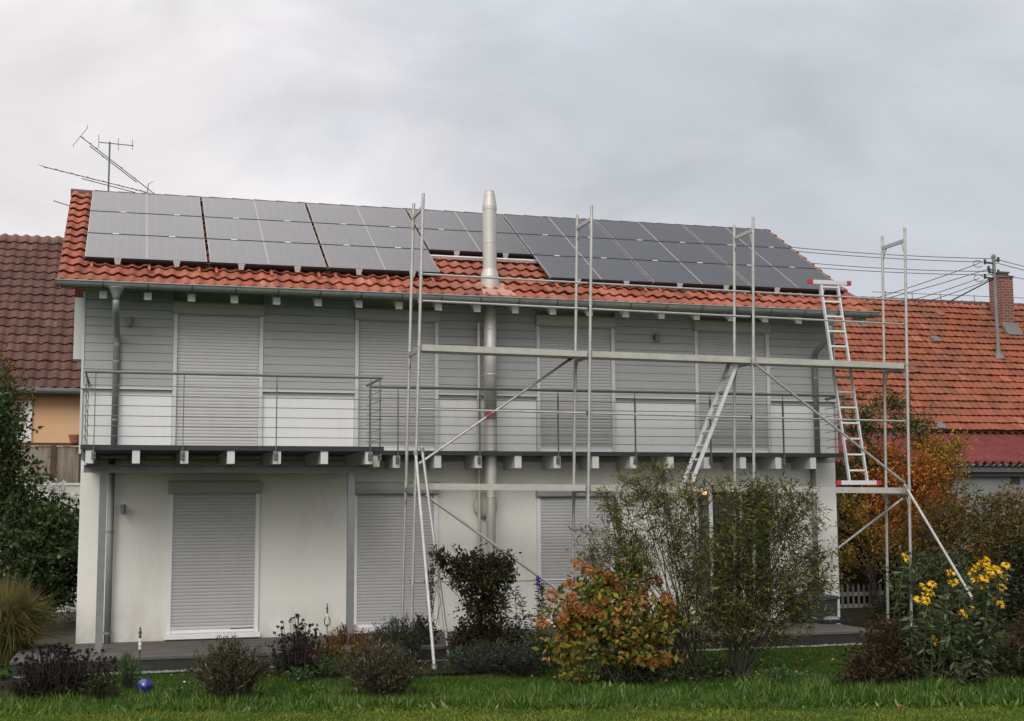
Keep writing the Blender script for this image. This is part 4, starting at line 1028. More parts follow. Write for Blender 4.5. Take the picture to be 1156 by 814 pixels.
# willow shrubs in front of the scaffold
b0 = G(786, 766)
yw = b0[1]
plant('willow_shrub', 'airy narrow-leaved shrub with many stems beside the orange hydrangea', 'shrub', b0,
      [blob(695, 580, yw + .2, 34, 30), blob(742, 560, yw, 46, 46), blob(715, 625, yw, 44, 40), blob(765, 610, yw, 40, 56), blob(765, 690, yw, 34, 46), blob(745, 530, yw + .3, 34, 18), blob(666, 628, yw + .4, 16, 14),
       blob(688, 560, yw + .2, 30, 20), blob(720, 545, yw + .1, 36, 22), blob(785, 650, yw - .1, 34, 60), blob(700, 610, yw + .2, 44, 22), blob(660, 598, yw + .3, 18, 16), blob(780, 560, yw + .1, 26, 36), blob(690, 655, yw + .2, 30, 20), blob(806, 610, yw - .1, 24, 56), blob(808, 545, yw, 24, 18), blob(812, 690, yw - .1, 30, 44)],
      'willow', 760, 17, .085, .17, twig=.50, spread=.45, droop=.35, stemmat=DARKSTEM, stem_r=.010, nstems=30, ntwigs=520, shell=.8, up=.75, jit=.05, arch=.38)
b0 = G(832, 764)
plant('willow_shrub', 'dense dark narrow-leaved shrub in front of the glass door', 'shrub', b0,
      [blob(850, 575, yw + .3, 50, 46), blob(885, 590, yw + .2, 44, 50), blob(835, 640, yw, 44, 50), blob(880, 655, yw, 46, 48), blob(845, 690, yw, 56, 34), blob(915, 630, yw + .2, 26, 40), blob(862, 548, yw + .4, 46, 18), blob(838, 600, yw, 24, 40),
       blob(900, 680, yw, 36, 30), blob(925, 655, yw + .2, 18, 26), blob(815, 680, yw, 34, 46), blob(905, 560, yw + .3, 24, 22), blob(870, 715, yw, 40, 18)],
      'willow2', 960, 17, .085, .19, twig=.50, spread=.45, droop=.35, stemmat=DARKSTEM, stem_r=.010, nstems=28, ntwigs=560, shell=.8, up=.75, jit=.05, arch=.38)

# hydrangea
b0 = G(692, 770); yh = b0[1]
hb = [blob(690, 705, yh, 62, 44), blob(655, 700, yh + .1, 38, 38), blob(735, 715, yh, 38, 42), blob(690, 665, yh + .1, 44, 26), blob(640, 735, yh, 26, 14), blob(715, 745, yh, 40, 14)]
hyd = plant('hydrangea', 'hydrangea bush in orange autumn colour with rusty flower heads', 'shrub', b0, hb,
      'hyd', 760, 6, .105, .52, twig=.22, spread=.7, droop=.35, stemmat=BARK, stem_r=.014, nstems=12, ntwigs=120, shell=.6)
heads = [(653, 637), (663, 644), (672, 648), (687, 650), (702, 647), (718, 646), (728, 653), (742, 656), (644, 659), (650, 662), (623, 672), (612, 703), (636, 699), (712, 677), (684, 680), (675, 683), (703, 687), (709, 695), (728, 681), (730, 695), (752, 675), (756, 683), (755, 697), (690, 711), (719, 712), (672, 692), (653, 690), (640, 683), (664, 691), (738, 690), (748, 690), (655, 712), (698, 661), (723, 670), (664, 664), (645, 674), (752, 745), (737, 748), (714, 730), (760, 668)]
V = []; F = []; o_ = 0
for i, (u, v) in enumerate(heads):
    if i % 5 == 4: continue
    c = at(u, v, y=yh - .36 + .3 * rnd.random() + (.25 if v < 665 else 0)); n = 80; rr_ = rnd.uniform(.055, .09)
    d = nrm(NR.normal(size=(n, 3))); P = c + d * rr_ * [1, 1, .85] * NR.uniform(.5, 1, (n, 1))
    v_, f_ = leaf_arrays(P, d + NR.normal(size=(n, 3)) * .6, .045 * NR.uniform(.7, 1.2, n), .8); V.append(v_); F.append(f_ + o_); o_ += len(v_)
np_mesh('flower_heads', np.concatenate(V), np.concatenate(F), LF['hydflower'], hyd)
b0 = G(652, 775)
plant('small_shrub', 'small low shrub with orange leaves left below the hydrangea', 'shrub', b0, [blob(650, 762, b0[1], 26, 9), blob(645, 750, b0[1] + .1, 14, 7)], 'hyd', 70, 6, .06, .5, twig=.14, spread=.6, stem_r=.006, nstems=6, ntwigs=25, stemmat=DARKSTEM)

# lavender type cushions: fine upright shoots
def cushion(name, label, u, vb, ru, h, key, n, ln, base_y=None, group=None, tips=None, wid=.10):
    p = G(u, vb); k = mpp(p); R1 = ru * k; H = h * k
    t = thing(name, label, 'shrub', p, group)
    ns = max(24, n // 30); a = NR.uniform(0, 2 * PI, ns); q = np.sqrt(NR.uniform(0, 1, ns)); lump = 1 + .22 * np.sin(3 * a + u) + .15 * np.sin(5 * a + 2 * u)
    rr = R1 * q * lump * .95; hh = H * np.sqrt(np.maximum(1 - .72 * q ** 2, .08)) * NR.uniform(.62, 1.1, ns)
    B = p + np.stack([np.cos(a) * rr * .35, np.sin(a) * rr * .35, 0 * a], 1); E = p + np.stack([np.cos(a) * rr, np.sin(a) * rr * .9, hh], 1) + NR.normal(size=(ns, 3)) * [.02, .02, 0]
    M = B * .4 + E * .6 + np.stack([0 * a, 0 * a, hh * .12], 1) - np.stack([np.cos(a), np.sin(a), 0 * a], 1) * (rr * .08)[:, None]
    k_ = n // ns; tt = NR.uniform(.12, 1.0, (ns, k_, 1)) ** .7
    P = np.where(tt < .6, B[:, None] + (M - B)[:, None] * tt / .6, M[:, None] + (E - M)[:, None] * (tt - .6) / .4).reshape(-1, 3)
    ax = nrm((E - B)[:, None] + 0 * P.reshape(ns, k_, 3)).reshape(-1, 3); m_ = len(P)
    D = ax * .8 + NR.normal(size=(m_, 3)) * .55
    V, F = leaf_arrays(P + NR.normal(size=(m_, 3)) * .012, D, ln * .25 * NR.uniform(.5, 1.4, m_), wid * 1.9, .2); np_mesh('foliage', V, F, LF[key], t)
    sh_ = MB()
    for q0, q1, q2 in list(zip(B, M, E))[:90]: sh_.tube([q0, q1, q2 + (q2 - q1) * .12], .004, 4, .002)
    sh_.build('shoots', DARKSTEM, t)
    mb = MB()
    for j in range(9): aa = rnd.uniform(0, 6.28); mb.tube([p + (rnd.uniform(-.04, .04), rnd.uniform(-.04, .04), -.02), p + np.array([math.cos(aa) * R1 * .45, math.sin(aa) * R1 * .45, H * .5])], .008, 5, .003)
    mb.build('stems', DARKSTEM, t); return t
cushion('lavender', 'greyish brown lavender cushion right of the blue ball', 258, 792, 46, 68, 'lav', 11000, .22)
cushion('lavender', 'rounded brown-grey lavender cushion in front of the scaffold foot', 432, 788, 50, 62, 'lav', 11000, .20)
cushion('grey_shrub', 'grey-green cushion shrub behind the lavender, beside the slanting struts', 452, 752, 36, 56, 'lav_bluish', 6000, .2)
cushion('low_shrub', 'low blue-grey cushion shrub under the dark rose', 552, 760, 52, 36, 'lav_bluish', 4600, .2)
cushion('low_shrub', 'dark leafy cushion between the rose and hydrangea', 612, 755, 30, 44, 'tall', 2200, .16, wid=.3)
cushion('rust_plant', 'rust-orange feathery plants along the terrace edge', 392, 742, 36, 34, 'euph', 3600, .2)
cushion('rust_plant', 'olive-rust feathery clump below the second shutter', 432, 742, 26, 34, 'olivebush', 2200, .2)
cushion('dark_shrub', 'dark small shrub right behind the scaffold foot', 476, 742, 24, 48, 'rose', 1800, .16, wid=.3)
cushion('green_perennial', 'fresh green leafy perennial in front of the rust plants', 372, 764, 28, 26, 'green', 1000, .12, wid=.3)
cushion('green_perennial', 'small green leafy tuft between seedheads and lawn', 338, 770, 22, 18, 'green', 600, .11, wid=.3)
cushion('green_perennial', 'bright green strap-leaved clump at the foot of the struts', 518, 757, 15, 24, 'green', 500, .24, wid=.1)
cushion('green_perennial', 'dark green leafy clump beside the left seedheads', 116, 792, 26, 34, 'tall', 900, .14, wid=.35)
cushion('grass_tuft', 'fine upright green grass tuft beside the beaded stake', 144, 775, 18, 38, 'green', 1100, .34, wid=.03)
plant('dark_shrub', 'dark brown low shrub left of the sunflowers', 'shrub', G(980, 780), [blob(975, 750, G(980, 780)[1], 26, 20), blob(1002, 728, G(980, 780)[1] + .2, 24, 36), blob(962, 762, G(980, 780)[1], 22, 10), blob(985, 725, G(980, 780)[1], 10, 26), blob(1012, 755, G(980, 780)[1], 26, 18)],
      'browny', 400, 8, .07, .35, twig=.25, spread=.6, stemmat=DARKSTEM, stem_r=.008, nstems=10, ntwigs=90, shell=.7)
cushion('low_shrub', 'olive low shrub between the two lavender cushions and the rust plants', 405, 760, 30, 34, 'olivebush', 2400, .18, wid=.22)
cushion('low_shrub', 'dark green low shrub right of the slanting struts', 532, 748, 28, 34, 'tall', 2800, .18, wid=.25)
cushion('low_shrub', 'grey-green low shrub in front of the purple flower spike', 590, 762, 40, 34, 'lav_bluish', 3600, .18, wid=.16)
cushion('low_shrub', 'mixed green low plant behind the tall black seedheads', 365, 752, 26, 26, 'olivebush', 1500, .16, wid=.25)
cushion('dark_shrub', 'dark leafy plant filling the bed under the rose stems', 545, 748, 44, 44, 'rose', 3200, .16, wid=.3)
cushion('green_perennial', 'low green plant among weeds left of the first lavender', 205, 790, 20, 14, 'green', 500, .12, wid=.3)
cushion('green_perennial', 'low green plant between the two lavender cushions', 350, 788, 30, 14, 'fringe', 700, .12, wid=.3)
plant('low_shrub', 'dark low undergrowth beneath the orange hydrangea and the willow stems', 'shrub', G(740, 772), [blob(700, 762, yh, 50, 8), blob(760, 758, yh, 50, 10), blob(800, 755, yh, 40, 10)], 'tall', 330, 7, .07, .4, twig=.16, spread=.7, stemmat=DARKSTEM, stem_r=.006, nstems=9, ntwigs=60)
plant('low_shrub', 'pale-tipped weeds on the lawn between willow and sunflowers', 'weeds', G(890, 775), [blob(880, 762, G(890, 775)[1], 40, 9), blob(930, 768, G(890, 775)[1], 40, 7)], 'green', 170, 6, .06, .3, twig=.14, spread=.7, stemmat=GREENSTEM, stem_r=.004, nstems=9, ntwigs=60)
# ornamental grass
p = np.array([-.98, -.5, ZL]); n = 6500
t = thing('ornamental_grass', 'large yellow-green fountain grass clump at the left edge', 'grass clump', p)
a = NR.uniform(0, 2 * PI, n); q = NR.uniform(0, 1, (n, 1)) ** .8
D0 = np.stack([np.cos(a), np.sin(a), 0 * a], 1); l1 = NR.uniform(.6, 1.1, (n, 1))
B0 = p + D0 * .34 * np.sqrt(NR.uniform(0, 1, (n, 1))); M1 = B0 + (D0 + NR.normal(size=(n, 3)) * .4) * q * .18 + np.array([0, 0, 1]) * l1 * (.9 - .2 * q); E1 = M1 + (D0 + NR.normal(size=(n, 3)) * .5) * q * .34 + np.array([0, 0, 1]) * (.34 - .5 * q) * l1 + NR.normal(size=(n, 3)) * .03
sd = nrm(np.cross(D0, np.array([0, 0, 1.])) + NR.normal(size=(n, 3)) * .3) * .0035
V = np.stack([B0 - sd, B0 + sd, M1 + sd, M1 - sd, E1 + sd * .3, E1 - sd * .3], 1).reshape(-1, 3)
i = np.arange(n)[:, None] * 6; F = np.concatenate([i + [0, 1, 2, 3], i + [3, 2, 4, 5]]); np_mesh('blades', V, F, LF['ograss'], t)
# dark seed heads
def seedheads(label, u, vb, ru, h, nst, group=None):
    p = G(u, vb); k = mpp(p); t = thing('seedhead_plant', label, 'perennial', p, group)
    mb = MB(); V = []; F = []; o_ = 0; VL = []; FL = []; ol = 0
    for i in range(nst):
        x = rnd.gauss(0, .5) * ru * k; x = max(-ru * k, min(ru * k, x)); hh = h * k * rnd.uniform(.45, 1.0) * (1 - .25 * abs(x) / (ru * k)); yy = rnd.uniform(-.3, .3)
        b = p + np.array([x * .6, yy * .7, 0]); e = p + np.array([x, yy, hh]); m_ = (b + e) / 2 + NR.normal(size=3) * .02
        mb.tube([b, m_, e], .0045, 5, .003)
        for _ in range(rnd.choice((1, 1, 2))):
            ee = e + NR.normal(size=3) * [.02, .02, .012] if _ == 0 else e + np.array([rnd.uniform(-.07, .07), 0, rnd.uniform(-.1, -.02)])
            if _: mb.tube([(b + e * 2) / 3, ee], .003, 4)
            n = 18; d = nrm(NR.normal(size=(n, 3))); v_, f_ = leaf_arrays(ee + d * .004, d, .022 * NR.uniform(.7, 1.2, n), .9); V.append(v_); F.append(f_ + o_); o_ += len(v_)
        n = 26; tt = NR.uniform(.03, .75, (n, 1)); P = b + (e - b) * tt; v_, f_ = leaf_arrays(P, NR.normal(size=(n, 3)) + [0, 0, .2], .07 * NR.uniform(.5, 1.3, n) * (1.2 - tt[:, 0]), .4); VL.append(v_); FL.append(f_ + ol); ol += len(v_)
    mb.build('stems', DARKSTEM, t); np_mesh('seed_heads', np.concatenate(V), np.concatenate(F), LF['seedhead'], t); np_mesh('foliage', np.concatenate(VL), np.concatenate(FL), LF['seed'], t); return t
seedheads('dark dead perennials with black seedheads at the far left of the lawn', 66, 788, 60, 62, 230)
seedheads('tall black seedheads in front of the white wall beside the pink flower', 336, 764, 30, 70, 110)
p = at(353, 741, y=G(345, 764)[1] - .1)
t = thing('pink_flower', 'single pink flower below the black seedheads', 'flower', p)
n = 26; d = nrm(NR.normal(size=(n, 3)) * [1, .6, .5]); v_, f_ = leaf_arrays(np.repeat(p[None], n, 0), d, .07 * NR.uniform(.6, 1.1, n), .6); np_mesh('petals', v_, f_, LF['pink'], t)
mb = MB(); mb.tube([(p[0], p[1], ZL), p], .004, 5); mb.build('stem', GREENSTEM, t)
# rose, leggy at the bottom
b0 = G(540, 742); b0[1] = -2.75
yr_ = -2.7
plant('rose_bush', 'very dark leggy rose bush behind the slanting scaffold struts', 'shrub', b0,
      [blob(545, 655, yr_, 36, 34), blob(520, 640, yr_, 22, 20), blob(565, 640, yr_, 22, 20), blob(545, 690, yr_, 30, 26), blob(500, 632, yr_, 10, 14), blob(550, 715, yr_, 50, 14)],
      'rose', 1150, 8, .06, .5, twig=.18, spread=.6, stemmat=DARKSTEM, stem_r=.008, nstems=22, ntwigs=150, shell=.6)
plant('climbing_stem', 'thin upright leafy stem beside the slanting struts', 'plant', np.array([at(489, 745, y=-2.7)[0], -2.7, ZL]),
      [blob(487, 660, -2.7, 4, 40), blob(490, 625, -2.7, 8, 12)], 'rose', 60, 6, .045, .5, twig=.1, spread=.7, stemmat=DARKSTEM, stem_r=.007, nstems=3, ntwigs=20)
def tallplant(label, u, vb, vt, yy, key, nl, flower=None, ln=.10, wd=.22, lean=0.0):
    b = np.array([at(u, vb, y=yy)[0], yy, ZL]); e = at(u + lean, vt, y=yy); t = thing('tall_perennial', label, 'perennial', b)
    mb = MB(); st = []
    for i in range(3):
        p = b + np.array([rnd.uniform(-.1, .1), rnd.uniform(-.06, .06), 0]); q = e + np.array([rnd.uniform(-.12, .12), rnd.uniform(-.08, .08), -rnd.uniform(0, .35) if i else 0]); mb.tube([p, (p + q) / 2 + NR.normal(size=3) * .02, q], .006, 5, .003); st.append((p, q))
    mb.build('stems', GREENSTEM, t)
    P = []; D = []
    for p, q in st:
        tt = NR.uniform(.05, 1, (nl, 1)); P.append(p + (q - p) * tt); D.append(NR.normal(size=(nl, 3)) * [1, 1, .35] + [0, 0, .25])
    P = np.concatenate(P); v_, f_ = leaf_arrays(P, np.concatenate(D), ln * NR.uniform(.5, 1.2, len(P)), wd); np_mesh('foliage', v_, f_, LF[key], t)
    if flower:
        n = 70; P = e + np.clip(NR.normal(size=(n, 3)), -1.6, 1.6) * [.022, .022, .055]; v_, f_ = leaf_arrays(P, NR.normal(size=(n, 3)), .04 * NR.uniform(.6, 1.2, n), .8); np_mesh('flowers', v_, f_, LF[flower], t)
tallplant('dark tall perennial with a brown seed spike right of the rose bush', 576, 745, 642, -3.0, 'tall', 110, 'seedhead')
tallplant('leafy perennial between the seed spike and the purple flower', 592, 745, 672, -3.0, 'tall', 110)
tallplant('leafy perennial topped by one purple flower spike', 607, 752, 657, -3.2, 'tall', 130, 'purple')

# sunflowers
yl = ['yellow flowering sunflower stalks right of the scaffold foot', 'tall yellow sunflower clump at the right below the outrigger tube', 'thin sunflower stalk with one flower in front of the scaffold foot']
flw = [[(1044, 661), (1053, 658), (1045, 672), (1051, 668), (1038, 676), (1047, 677), (1073, 646), (1077, 657), (1053, 658)], [(1098, 646), (1108, 636), (1115, 633), (1104, 641), (1118, 644), (1125, 641), (1130, 643), (1121, 650), (1111, 662), (1112, 652), (1131, 662), (1125, 677), (1129, 682), (1102, 653), (1133, 650), (1118, 638), (1111, 645), (1090, 692), (1102, 686), (1086, 694), (1136, 636)], [(1023, 629), (1054, 723)]]
for (lab, fl, u0, vb, key, nst) in ((yl[0], flw[0], 1040, 778, 'sun', 7), (yl[1], flw[1], 1092, 780, 'sun', 12), (yl[2], flw[2], 1014, 776, 'sun', 4)):
    b = G(u0, vb); yy = b[1]; t = thing('sunflower', lab, 'flowers', b)
    mb = MB(); P = []; D = []; V = []; F = []; o_ = 0; cen = MB()
    ends = [at(u, v, y=yy + rnd.uniform(-.25, .25)) for u, v in fl] + [at(u0 + rnd.uniform(-26, 34), rnd.uniform(650, 730), y=yy + rnd.uniform(-.3, .3)) for _ in range(nst)]
    for i, e in enumerate(ends):
        p = b + np.array([(e[0] - b[0]) * .35 + rnd.uniform(-.05, .05), rnd.uniform(-.1, .1), -.02]); m_ = p * .45 + e * .55 + NR.normal(size=3) * .04
        mb.tube([p, m_, e], .0075, 5, .003)
        n = 60; tt = NR.uniform(.10, .97, (n, 1)); P.append(np.where(tt < .5, p + (m_ - p) * tt * 2, m_ + (e - m_) * (tt * 2 - 1))); D.append(NR.normal(size=(n, 3)) * [1, 1, .4] + [0, 0, .0])
        if i < len(fl):
            fac = nrm(np.array([rnd.uniform(-.5, .5), -.8, rnd.uniform(.2, 1.1)])); a1 = nrm(np.cross(fac, [0, 0, 1.])); b1_ = np.cross(fac, a1)
            n = 13; th = np.linspace(0, 2 * PI, n, endpoint=False)[:, None] + rnd.random()
            d = np.cos(th) * a1 + np.sin(th) * b1_ - fac * rnd.uniform(.1, .5); v_, f_ = leaf_arrays(e + d * .012, d, .062 * NR.uniform(.8, 1.15, n), .42, .1); fl_ = np_mesh('flower', v_, f_, LF['yellow'], t); cen = MB()
            cen.lathe(e - (0, 0, .01), [(.004, -.008), (.017, 0), (.014, .014), (.003, .019)], 8); cen.build('flower_centre', LF['euph'], fl_)
    mb.build('stems', GREENSTEM, t); P = np.concatenate(P); D = np.concatenate(D)
    v_, f_ = leaf_arrays(P, D - [0, 0, .35], .125 * NR.uniform(.45, 1.2, len(P)), .33); np_mesh('foliage', v_, f_, LF[key], t)

# background shrubs and trees right
plant('green_tree', 'sparse green tree rising behind the ladder foot', 'tree', (16.9, 5.4, ZL),
      [blob(975, 475, 5.2, 32, 38), blob(985, 520, 5.2, 36, 34), blob(965, 540, 5.4, 26, 40), blob(1030, 480, 5.4, 36, 16), blob(1010, 455, 5.4, 30, 14)],
      'willow2', 560, 8, .10, .4, twig=.4, spread=.5, stem_r=.035, nstems=9, ntwigs=150, trunk=(.1, 0, 1.6), shell=.8)
plant('orange_shrub', 'red-orange autumn shrub beside the scaffold near the lower deck', 'shrub', (17.1, 4.4, ZL),
      [blob(1000, 545, 4.3, 34, 30), blob(1035, 535, 4.5, 40, 36), blob(1000, 510, 4.6, 26, 16), blob(1050, 570, 4.2, 40, 30), blob(1030, 600, 4.0, 36, 30), blob(990, 585, 4.2, 26, 26)], 'orangebush', 820, 9, .085, .5, twig=.3, spread=.6, stem_r=.02, nstems=9, ntwigs=120, trunk=None, shell=.6)
plant('golden_shrub', 'golden yellow airy shrub below the corrugated roof', 'shrub', (18.3, 5.2, ZL),
      [blob(1058, 512, 5.2, 38, 18), blob(1080, 500, 5.2, 24, 10), blob(1060, 525, 5.0, 40, 18), blob(1040, 500, 5.4, 30, 14), blob(1070, 540, 5.0, 26, 14)], 'yellowbush', 420, 8, .085, .5, twig=.35, spread=.6, stem_r=.02, nstems=9, ntwigs=140, shell=.8)
plant('golden_shrub', 'yellow leaved shrub between the house corner and the scaffold', 'shrub', (15.9, 3.6, ZL),
      [blob(962, 575, 3.6, 22, 26), blob(975, 600, 3.6, 26, 26), blob(960, 630, 3.6, 20, 24), blob(1000, 620, 3.4, 30, 34)], 'yellowbush', 300, 7, .08, .5, twig=.3, spread=.6, stem_r=.02, nstems=7, ntwigs=70, shell=.8)
plant('autumn_shrub', 'wide olive and orange shrub filling the right edge', 'shrub', (17.6, 2.4, ZL),
      [blob(1085, 590, 2.4, 54, 44), blob(1130, 602, 2.2, 44, 46), blob(1045, 605, 2.2, 40, 38), blob(1160, 596, 2.4, 40, 38), blob(1105, 630, 1.8, 66, 40), blob(1145, 562, 2.6, 20, 16)], 'olivebush', 1700, 9, .075, .5, twig=.3, spread=.6, stem_r=.022, nstems=14, ntwigs=200, shell=.55)
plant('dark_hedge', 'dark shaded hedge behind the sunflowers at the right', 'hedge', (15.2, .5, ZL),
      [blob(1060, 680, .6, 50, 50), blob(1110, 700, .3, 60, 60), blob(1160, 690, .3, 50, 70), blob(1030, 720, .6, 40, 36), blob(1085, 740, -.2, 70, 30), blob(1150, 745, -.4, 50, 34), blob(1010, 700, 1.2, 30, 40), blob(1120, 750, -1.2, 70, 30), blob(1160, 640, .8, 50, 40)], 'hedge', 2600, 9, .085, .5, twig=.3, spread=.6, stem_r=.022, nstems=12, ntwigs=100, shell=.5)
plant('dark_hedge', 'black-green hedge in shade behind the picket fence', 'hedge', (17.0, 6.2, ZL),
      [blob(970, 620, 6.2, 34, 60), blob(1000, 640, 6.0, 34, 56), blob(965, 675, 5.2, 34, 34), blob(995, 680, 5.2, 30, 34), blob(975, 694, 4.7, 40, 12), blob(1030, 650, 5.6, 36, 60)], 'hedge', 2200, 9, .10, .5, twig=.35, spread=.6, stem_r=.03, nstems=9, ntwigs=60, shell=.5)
plant('brown_shrub', 'low brownish shrub at the right edge behind the tall grass', 'shrub', G(1140, 772),
      [blob(1140, 745, -5.0, 36, 28), blob(1165, 725, -4.6, 34, 36), blob(1110, 755, -5.4, 26, 18)], 'browny', 520, 8, .08, .4, twig=.25, spread=.6, stemmat=DARKSTEM, stem_r=.01, nstems=7, ntwigs=50)

plant('undergrowth', 'dark tangled undergrowth at the foot of the yellow sunflowers', 'shrub', G(1075, 778),
      [blob(1060, 750, G(1075, 778)[1] + .5, 50, 20), blob(1105, 745, G(1075, 778)[1] + .7, 50, 24), blob(1030, 745, G(1075, 778)[1] + .6, 36, 22), blob(1085, 715, G(1075, 778)[1] + .8, 40, 20), blob(1150, 757, G(1075, 778)[1] + .3, 40, 14)],
      'hedge', 900, 8, .075, .38, twig=.25, spread=.6, stemmat=DARKSTEM, stem_r=.007, nstems=16, ntwigs=140, shell=.8)
plant('autumn_shrub', 'low yellow-green leaves between the dark hedge and the sunflower tops', 'shrub', (13.4, -2.2, ZL),
      [blob(1060, 640, -2.0, 40, 26), blob(1020, 650, -2.0, 26, 34), blob(1090, 665, -2.2, 30, 20)], 'sun', 200, 8, .09, .35, twig=.3, spread=.6, stemmat=GREENSTEM, stem_r=.007, nstems=12, ntwigs=90, shell=.9)
# ------------------------------------------------------------------ grass
def blades(name, label, n, xr, test, hmin, hmax, width, key, lean=.5, clump=0):
    d = NR.uniform(xr[2], xr[3], n); a = NR.uniform(xr[0], xr[1], n)
    right = np.array([FH[1], -FH[0], 0])
    P = CAM * [1, 1, 0] + d[:, None] * FH + a[:, None] * right; P[:, 2] = ZL - .012
    if clump:
        c = .5 + .5 * np.sin(P[:, 0] * 2.9 + 1.7 * np.sin(P[:, 1] * 2.2)) * np.sin(P[:, 1] * 3.7 + 1.3 * np.sin(P[:, 0] * 4.1)); hs = .55 + .75 * c
    else: hs = np.ones(n)
    if key == 'fringe': hs = hs * np.interp(P[:, 0], [0, 5, 9], [.72, .85, 1.1])
    ok = test(P); P = P[ok]; hs = hs[ok]; n = len(P)
    D = np.array([0, 0, 1.]) + NR.normal(size=(n, 3)) * [lean, lean, 0]
    V, F = leaf_arrays(P, D, NR.uniform(hmin, hmax, n) * hs, width, .25)
    return tag(np_mesh(name, V, F, LF[key]), label, 'grass', kind='stuff')
def lawn_ok(P): return ~((P[:, 0] > -.9) & (P[:, 0] < 12.4) & (P[:, 1] > -2.42)) & (P[:, 1] < -1.2 + 0 * P[:, 0])
def lawn_d(P): return (P - CAM) @ FH
blades('lawn', 'short dark green lawn between the terrace and the tall grass', 150000, (-8, 9, 15.6, 21.5), lawn_ok, .03, .075, .10, 'lawn', .6, 1)
wob = lambda P: .25 * np.sin(P[:, 0] * 1.1) + .15 * np.sin(P[:, 0] * 2.7 + 1)
lim_ = lambda P: 15.75 + .055 * np.clip(P[:, 0], -2, 12)
blades('tall_grass', 'fresh green strip of longer grass along the front of the garden', 75000, (-8, 9, 14.5, 16.7), lambda P: (lawn_d(P) + wob(P) < lim_(P)) & (lawn_d(P) + wob(P) * .3 > 14.65), .07, .20, .05, 'fringe', .45, 1)
blades('grass_patches', 'yellowish tufts and dry stalks mixed into the longer grass strip', 9000, (-8, 9, 14.6, 16.6), lambda P: (lawn_d(P) + wob(P) < lim_(P)) & (np.sin(P[:, 0] * 1.7 + 2 * np.sin(P[:, 1])) + np.sin(P[:, 0] * 4.3 + P[:, 1] * 3) > .35), .06, .21, .035, 'verge', .55, 1)
blades('weeds', 'broad green weed leaves mixed into the longer grass strip', 15000, (-8, 9, 14.6, 16.8), lambda P: lawn_d(P) + wob(P) < lim_(P) + .25, .05, .15, .28, 'fringe', .9, 1)
blades('verge_grass', 'pale mown grass along the bottom edge of the picture', 170000, (-8, 9, 9.5, 14.85), lambda P: np.ones(len(P), bool), .025, .06, .13, 'verge', .7, 1)
# fallen leaves and small white daisies on the lawn
def litter(name, label, n, key, size, u0, u1, v0, v1):
    P = np.array([G(rnd.uniform(u0, u1), rnd.uniform(v0, v1)) for _ in range(n)]); P[:, 2] = ZL + NR.uniform(.03, .09, n)
    V, F = leaf_arrays(P, NR.normal(size=(n, 3)) * [1, 1, .3], size * NR.uniform(.6, 1.3, n), .6); tag(np_mesh(name, V, F, LF[key]), label, cat='leaves', kind='stuff')
litter('fallen_leaves', 'fallen yellow leaves scattered below the shrubs', 170, 'yellowbush', .055, 610, 960, 738, 775)
litter('fallen_leaves', 'scattered brown leaves and clippings in the grass strip', 260, 'olivebush', .06, 0, 1156, 765, 806)
litter('daisies', 'tiny white daisies dotted in the left lawn', 24, 'white', .035, 120, 360, 755, 785)

# ------------------------------------------------------------------ sky and light
w = bpy.data.worlds.new('World'); scene.world = w; w.use_nodes = True; nt = w.node_tree
bg = nt.nodes['Background']
SUN_EL, SUN_AZ = math.radians(38), math.radians(205)      # azimuth clockwise from +y
sky = nt.nodes.new('ShaderNodeTexSky'); sky.sky_type = 'NISHITA'; sky.sun_disc = False
sky.sun_elevation = SUN_EL; sky.sun_rotation = SUN_AZ
tc = nt.nodes.new('ShaderNodeTexCoord')
STR = .1
def vm(op, *ins):
    n = nt.nodes.new('ShaderNodeMath'); n.operation = op
    for i, s in enumerate(ins):
        if isinstance(s, (int, float)): n.inputs[i].default_value = s
        else: L(nt, s, n.inputs[i])
    return n.outputs[0]
sep = nt.nodes.new('ShaderNodeSeparateXYZ'); L(nt, tc.outputs['Generated'], sep.inputs[0])
mp = nt.nodes.new('ShaderNodeMapping'); mp.inputs['Scale'].default_value = (1.5, 1.5, 3.2); mp.inputs['Location'].default_value = (.35, .1, .6)
L(nt, tc.outputs['Generated'], mp.inputs['Vector'])
n1 = nt.nodes.new('ShaderNodeTexNoise'); n1.inputs['Scale'].default_value = 1.6; n1.inputs['Detail'].default_value = 7; n1.inputs['Roughness'].default_value = .52; n1.inputs['Distortion'].default_value = .25
L(nt, mp.outputs['Vector'], n1.inputs['Vector'])
# bank of thicker cloud lies to the right (+x) of the house
side = vm('MULTIPLY_ADD', vm('MINIMUM', sep.outputs['X'], .45), 1.7, .02)
fac = vm('ADD', vm('MULTIPLY', vm('SUBTRACT', n1.outputs['Fac'], .5), 1.9), side)
rp = nt.nodes.new('ShaderNodeValToRGB'); cr = rp.color_ramp; cr.interpolation = 'EASE'
cr.elements[0].position = .12; cr.elements[0].color = (.78, .75, .755, 1)
cr.elements[1].position = .66; cr.elements[1].color = (.52, .54, .58, 1)
FAC_LINK = fac
zen = vm('MULTIPLY_ADD', vm('MAXIMUM', vm('SUBTRACT', sep.outputs['Z'], .3), 0.0), 1.7, 1.0)
cl = nt.nodes.new('ShaderNodeMixRGB'); cl.blend_type = 'MULTIPLY'; cl.inputs['Fac'].default_value = 1
cz = nt.nodes.new('ShaderNodeCombineXYZ')
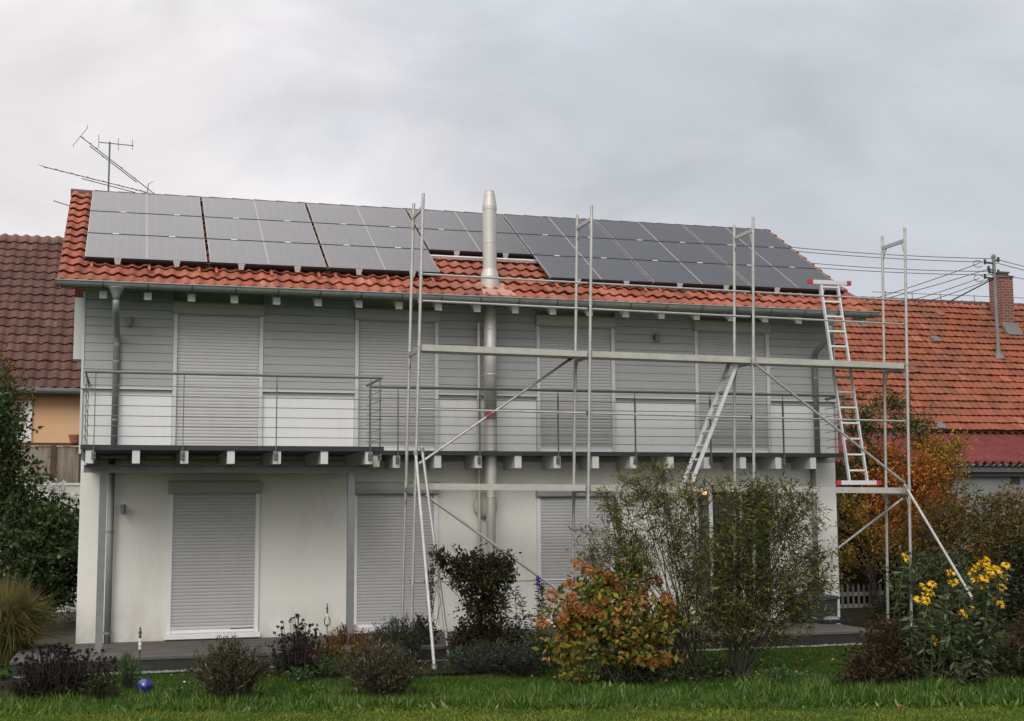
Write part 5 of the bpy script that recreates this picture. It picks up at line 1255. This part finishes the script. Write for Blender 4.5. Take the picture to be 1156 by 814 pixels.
# overhead sky, out of view, shaped for panel reflections: darker east, brighter elsewhere
thick = nt.nodes.new('ShaderNodeMapRange'); thick.interpolation_type = 'SMOOTHSTEP'; L(nt, sep.outputs['X'], thick.inputs[0])
thick.inputs[1].default_value = 0.02; thick.inputs[2].default_value = .42
high = nt.nodes.new('ShaderNodeMapRange'); high.interpolation_type = 'SMOOTHSTEP'; L(nt, sep.outputs['Z'], high.inputs[0])
high.inputs[1].default_value = .36; high.inputs[2].default_value = .62
fac2 = vm('SUBTRACT', FAC_LINK, vm('MULTIPLY', vm('MULTIPLY', high.outputs[0], vm('SUBTRACT', 1.0, thick.outputs[0])), .7))
L(nt, fac2, rp.inputs['Fac'])
dk = vm('SUBTRACT', 1.0, vm('MULTIPLY', vm('MULTIPLY', thick.outputs[0], high.outputs[0]), .55))
# cloud glows towards the hidden sun behind the camera
sdv = nt.nodes.new('ShaderNodeVectorMath'); sdv.operation = 'DOT_PRODUCT'; L(nt, tc.outputs['Generated'], sdv.inputs[0])
sdv.inputs[1].default_value = (math.sin(SUN_AZ) * math.cos(SUN_EL), math.cos(SUN_AZ) * math.cos(SUN_EL), math.sin(SUN_EL))
glow = vm('MULTIPLY_ADD', vm('POWER', vm('MAXIMUM', sdv.outputs['Value'], 0.0), 2.0), .7, 1.0)
n2c = nt.nodes.new('ShaderNodeTexNoise'); n2c.inputs['Scale'].default_value = 3.6; n2c.inputs['Detail'].default_value = 6; n2c.inputs['Roughness'].default_value = .5; n2c.inputs['Distortion'].default_value = .6
L(nt, mp.outputs['Vector'], n2c.inputs['Vector'])
puff = vm('MULTIPLY_ADD', vm('SUBTRACT', n2c.outputs['Fac'], .5), .62, 1.0)
zs = vm('MULTIPLY', vm('MULTIPLY', vm('MULTIPLY', vm('MULTIPLY', zen, dk), glow), puff), 1.13 / STR)
for i in range(3): L(nt, zs, cz.inputs[i])
L(nt, rp.outputs['Color'], cl.inputs['Color1']); L(nt, cz.outputs[0], cl.inputs['Color2'])
mx = nt.nodes.new('ShaderNodeMixRGB'); mx.inputs['Fac'].default_value = .94
L(nt, sky.outputs['Color'], mx.inputs['Color1']); L(nt, cl.outputs['Color'], mx.inputs['Color2'])
L(nt, mx.outputs['Color'], bg.inputs['Color']); bg.inputs['Strength'].default_value = STR

sd_ = bpy.data.lights.new('sun', 'SUN'); sd_.energy = 1.35; sd_.angle = math.radians(30); sd_.color = (1, .965, .92)
so = bpy.data.objects.new('sun', sd_); COL.objects.link(so)
sv = Vector((math.sin(SUN_AZ) * math.cos(SUN_EL), math.cos(SUN_AZ) * math.cos(SUN_EL), math.sin(SUN_EL)))
so.rotation_euler = (-sv).to_track_quat('-Z', 'Y').to_euler(); so.location = (0, -20, 20)

vs = scene.view_settings
scene.display_settings.display_device = 'sRGB'
vs.view_transform = 'Standard'; vs.look = 'None'; vs.exposure = 0; vs.gamma = 1; vs.use_curve_mapping = False
scene.cycles.max_bounces = 6; scene.cycles.diffuse_bounces = 3; scene.cycles.glossy_bounces = 3; scene.cycles.transparent_max_bounces = 4
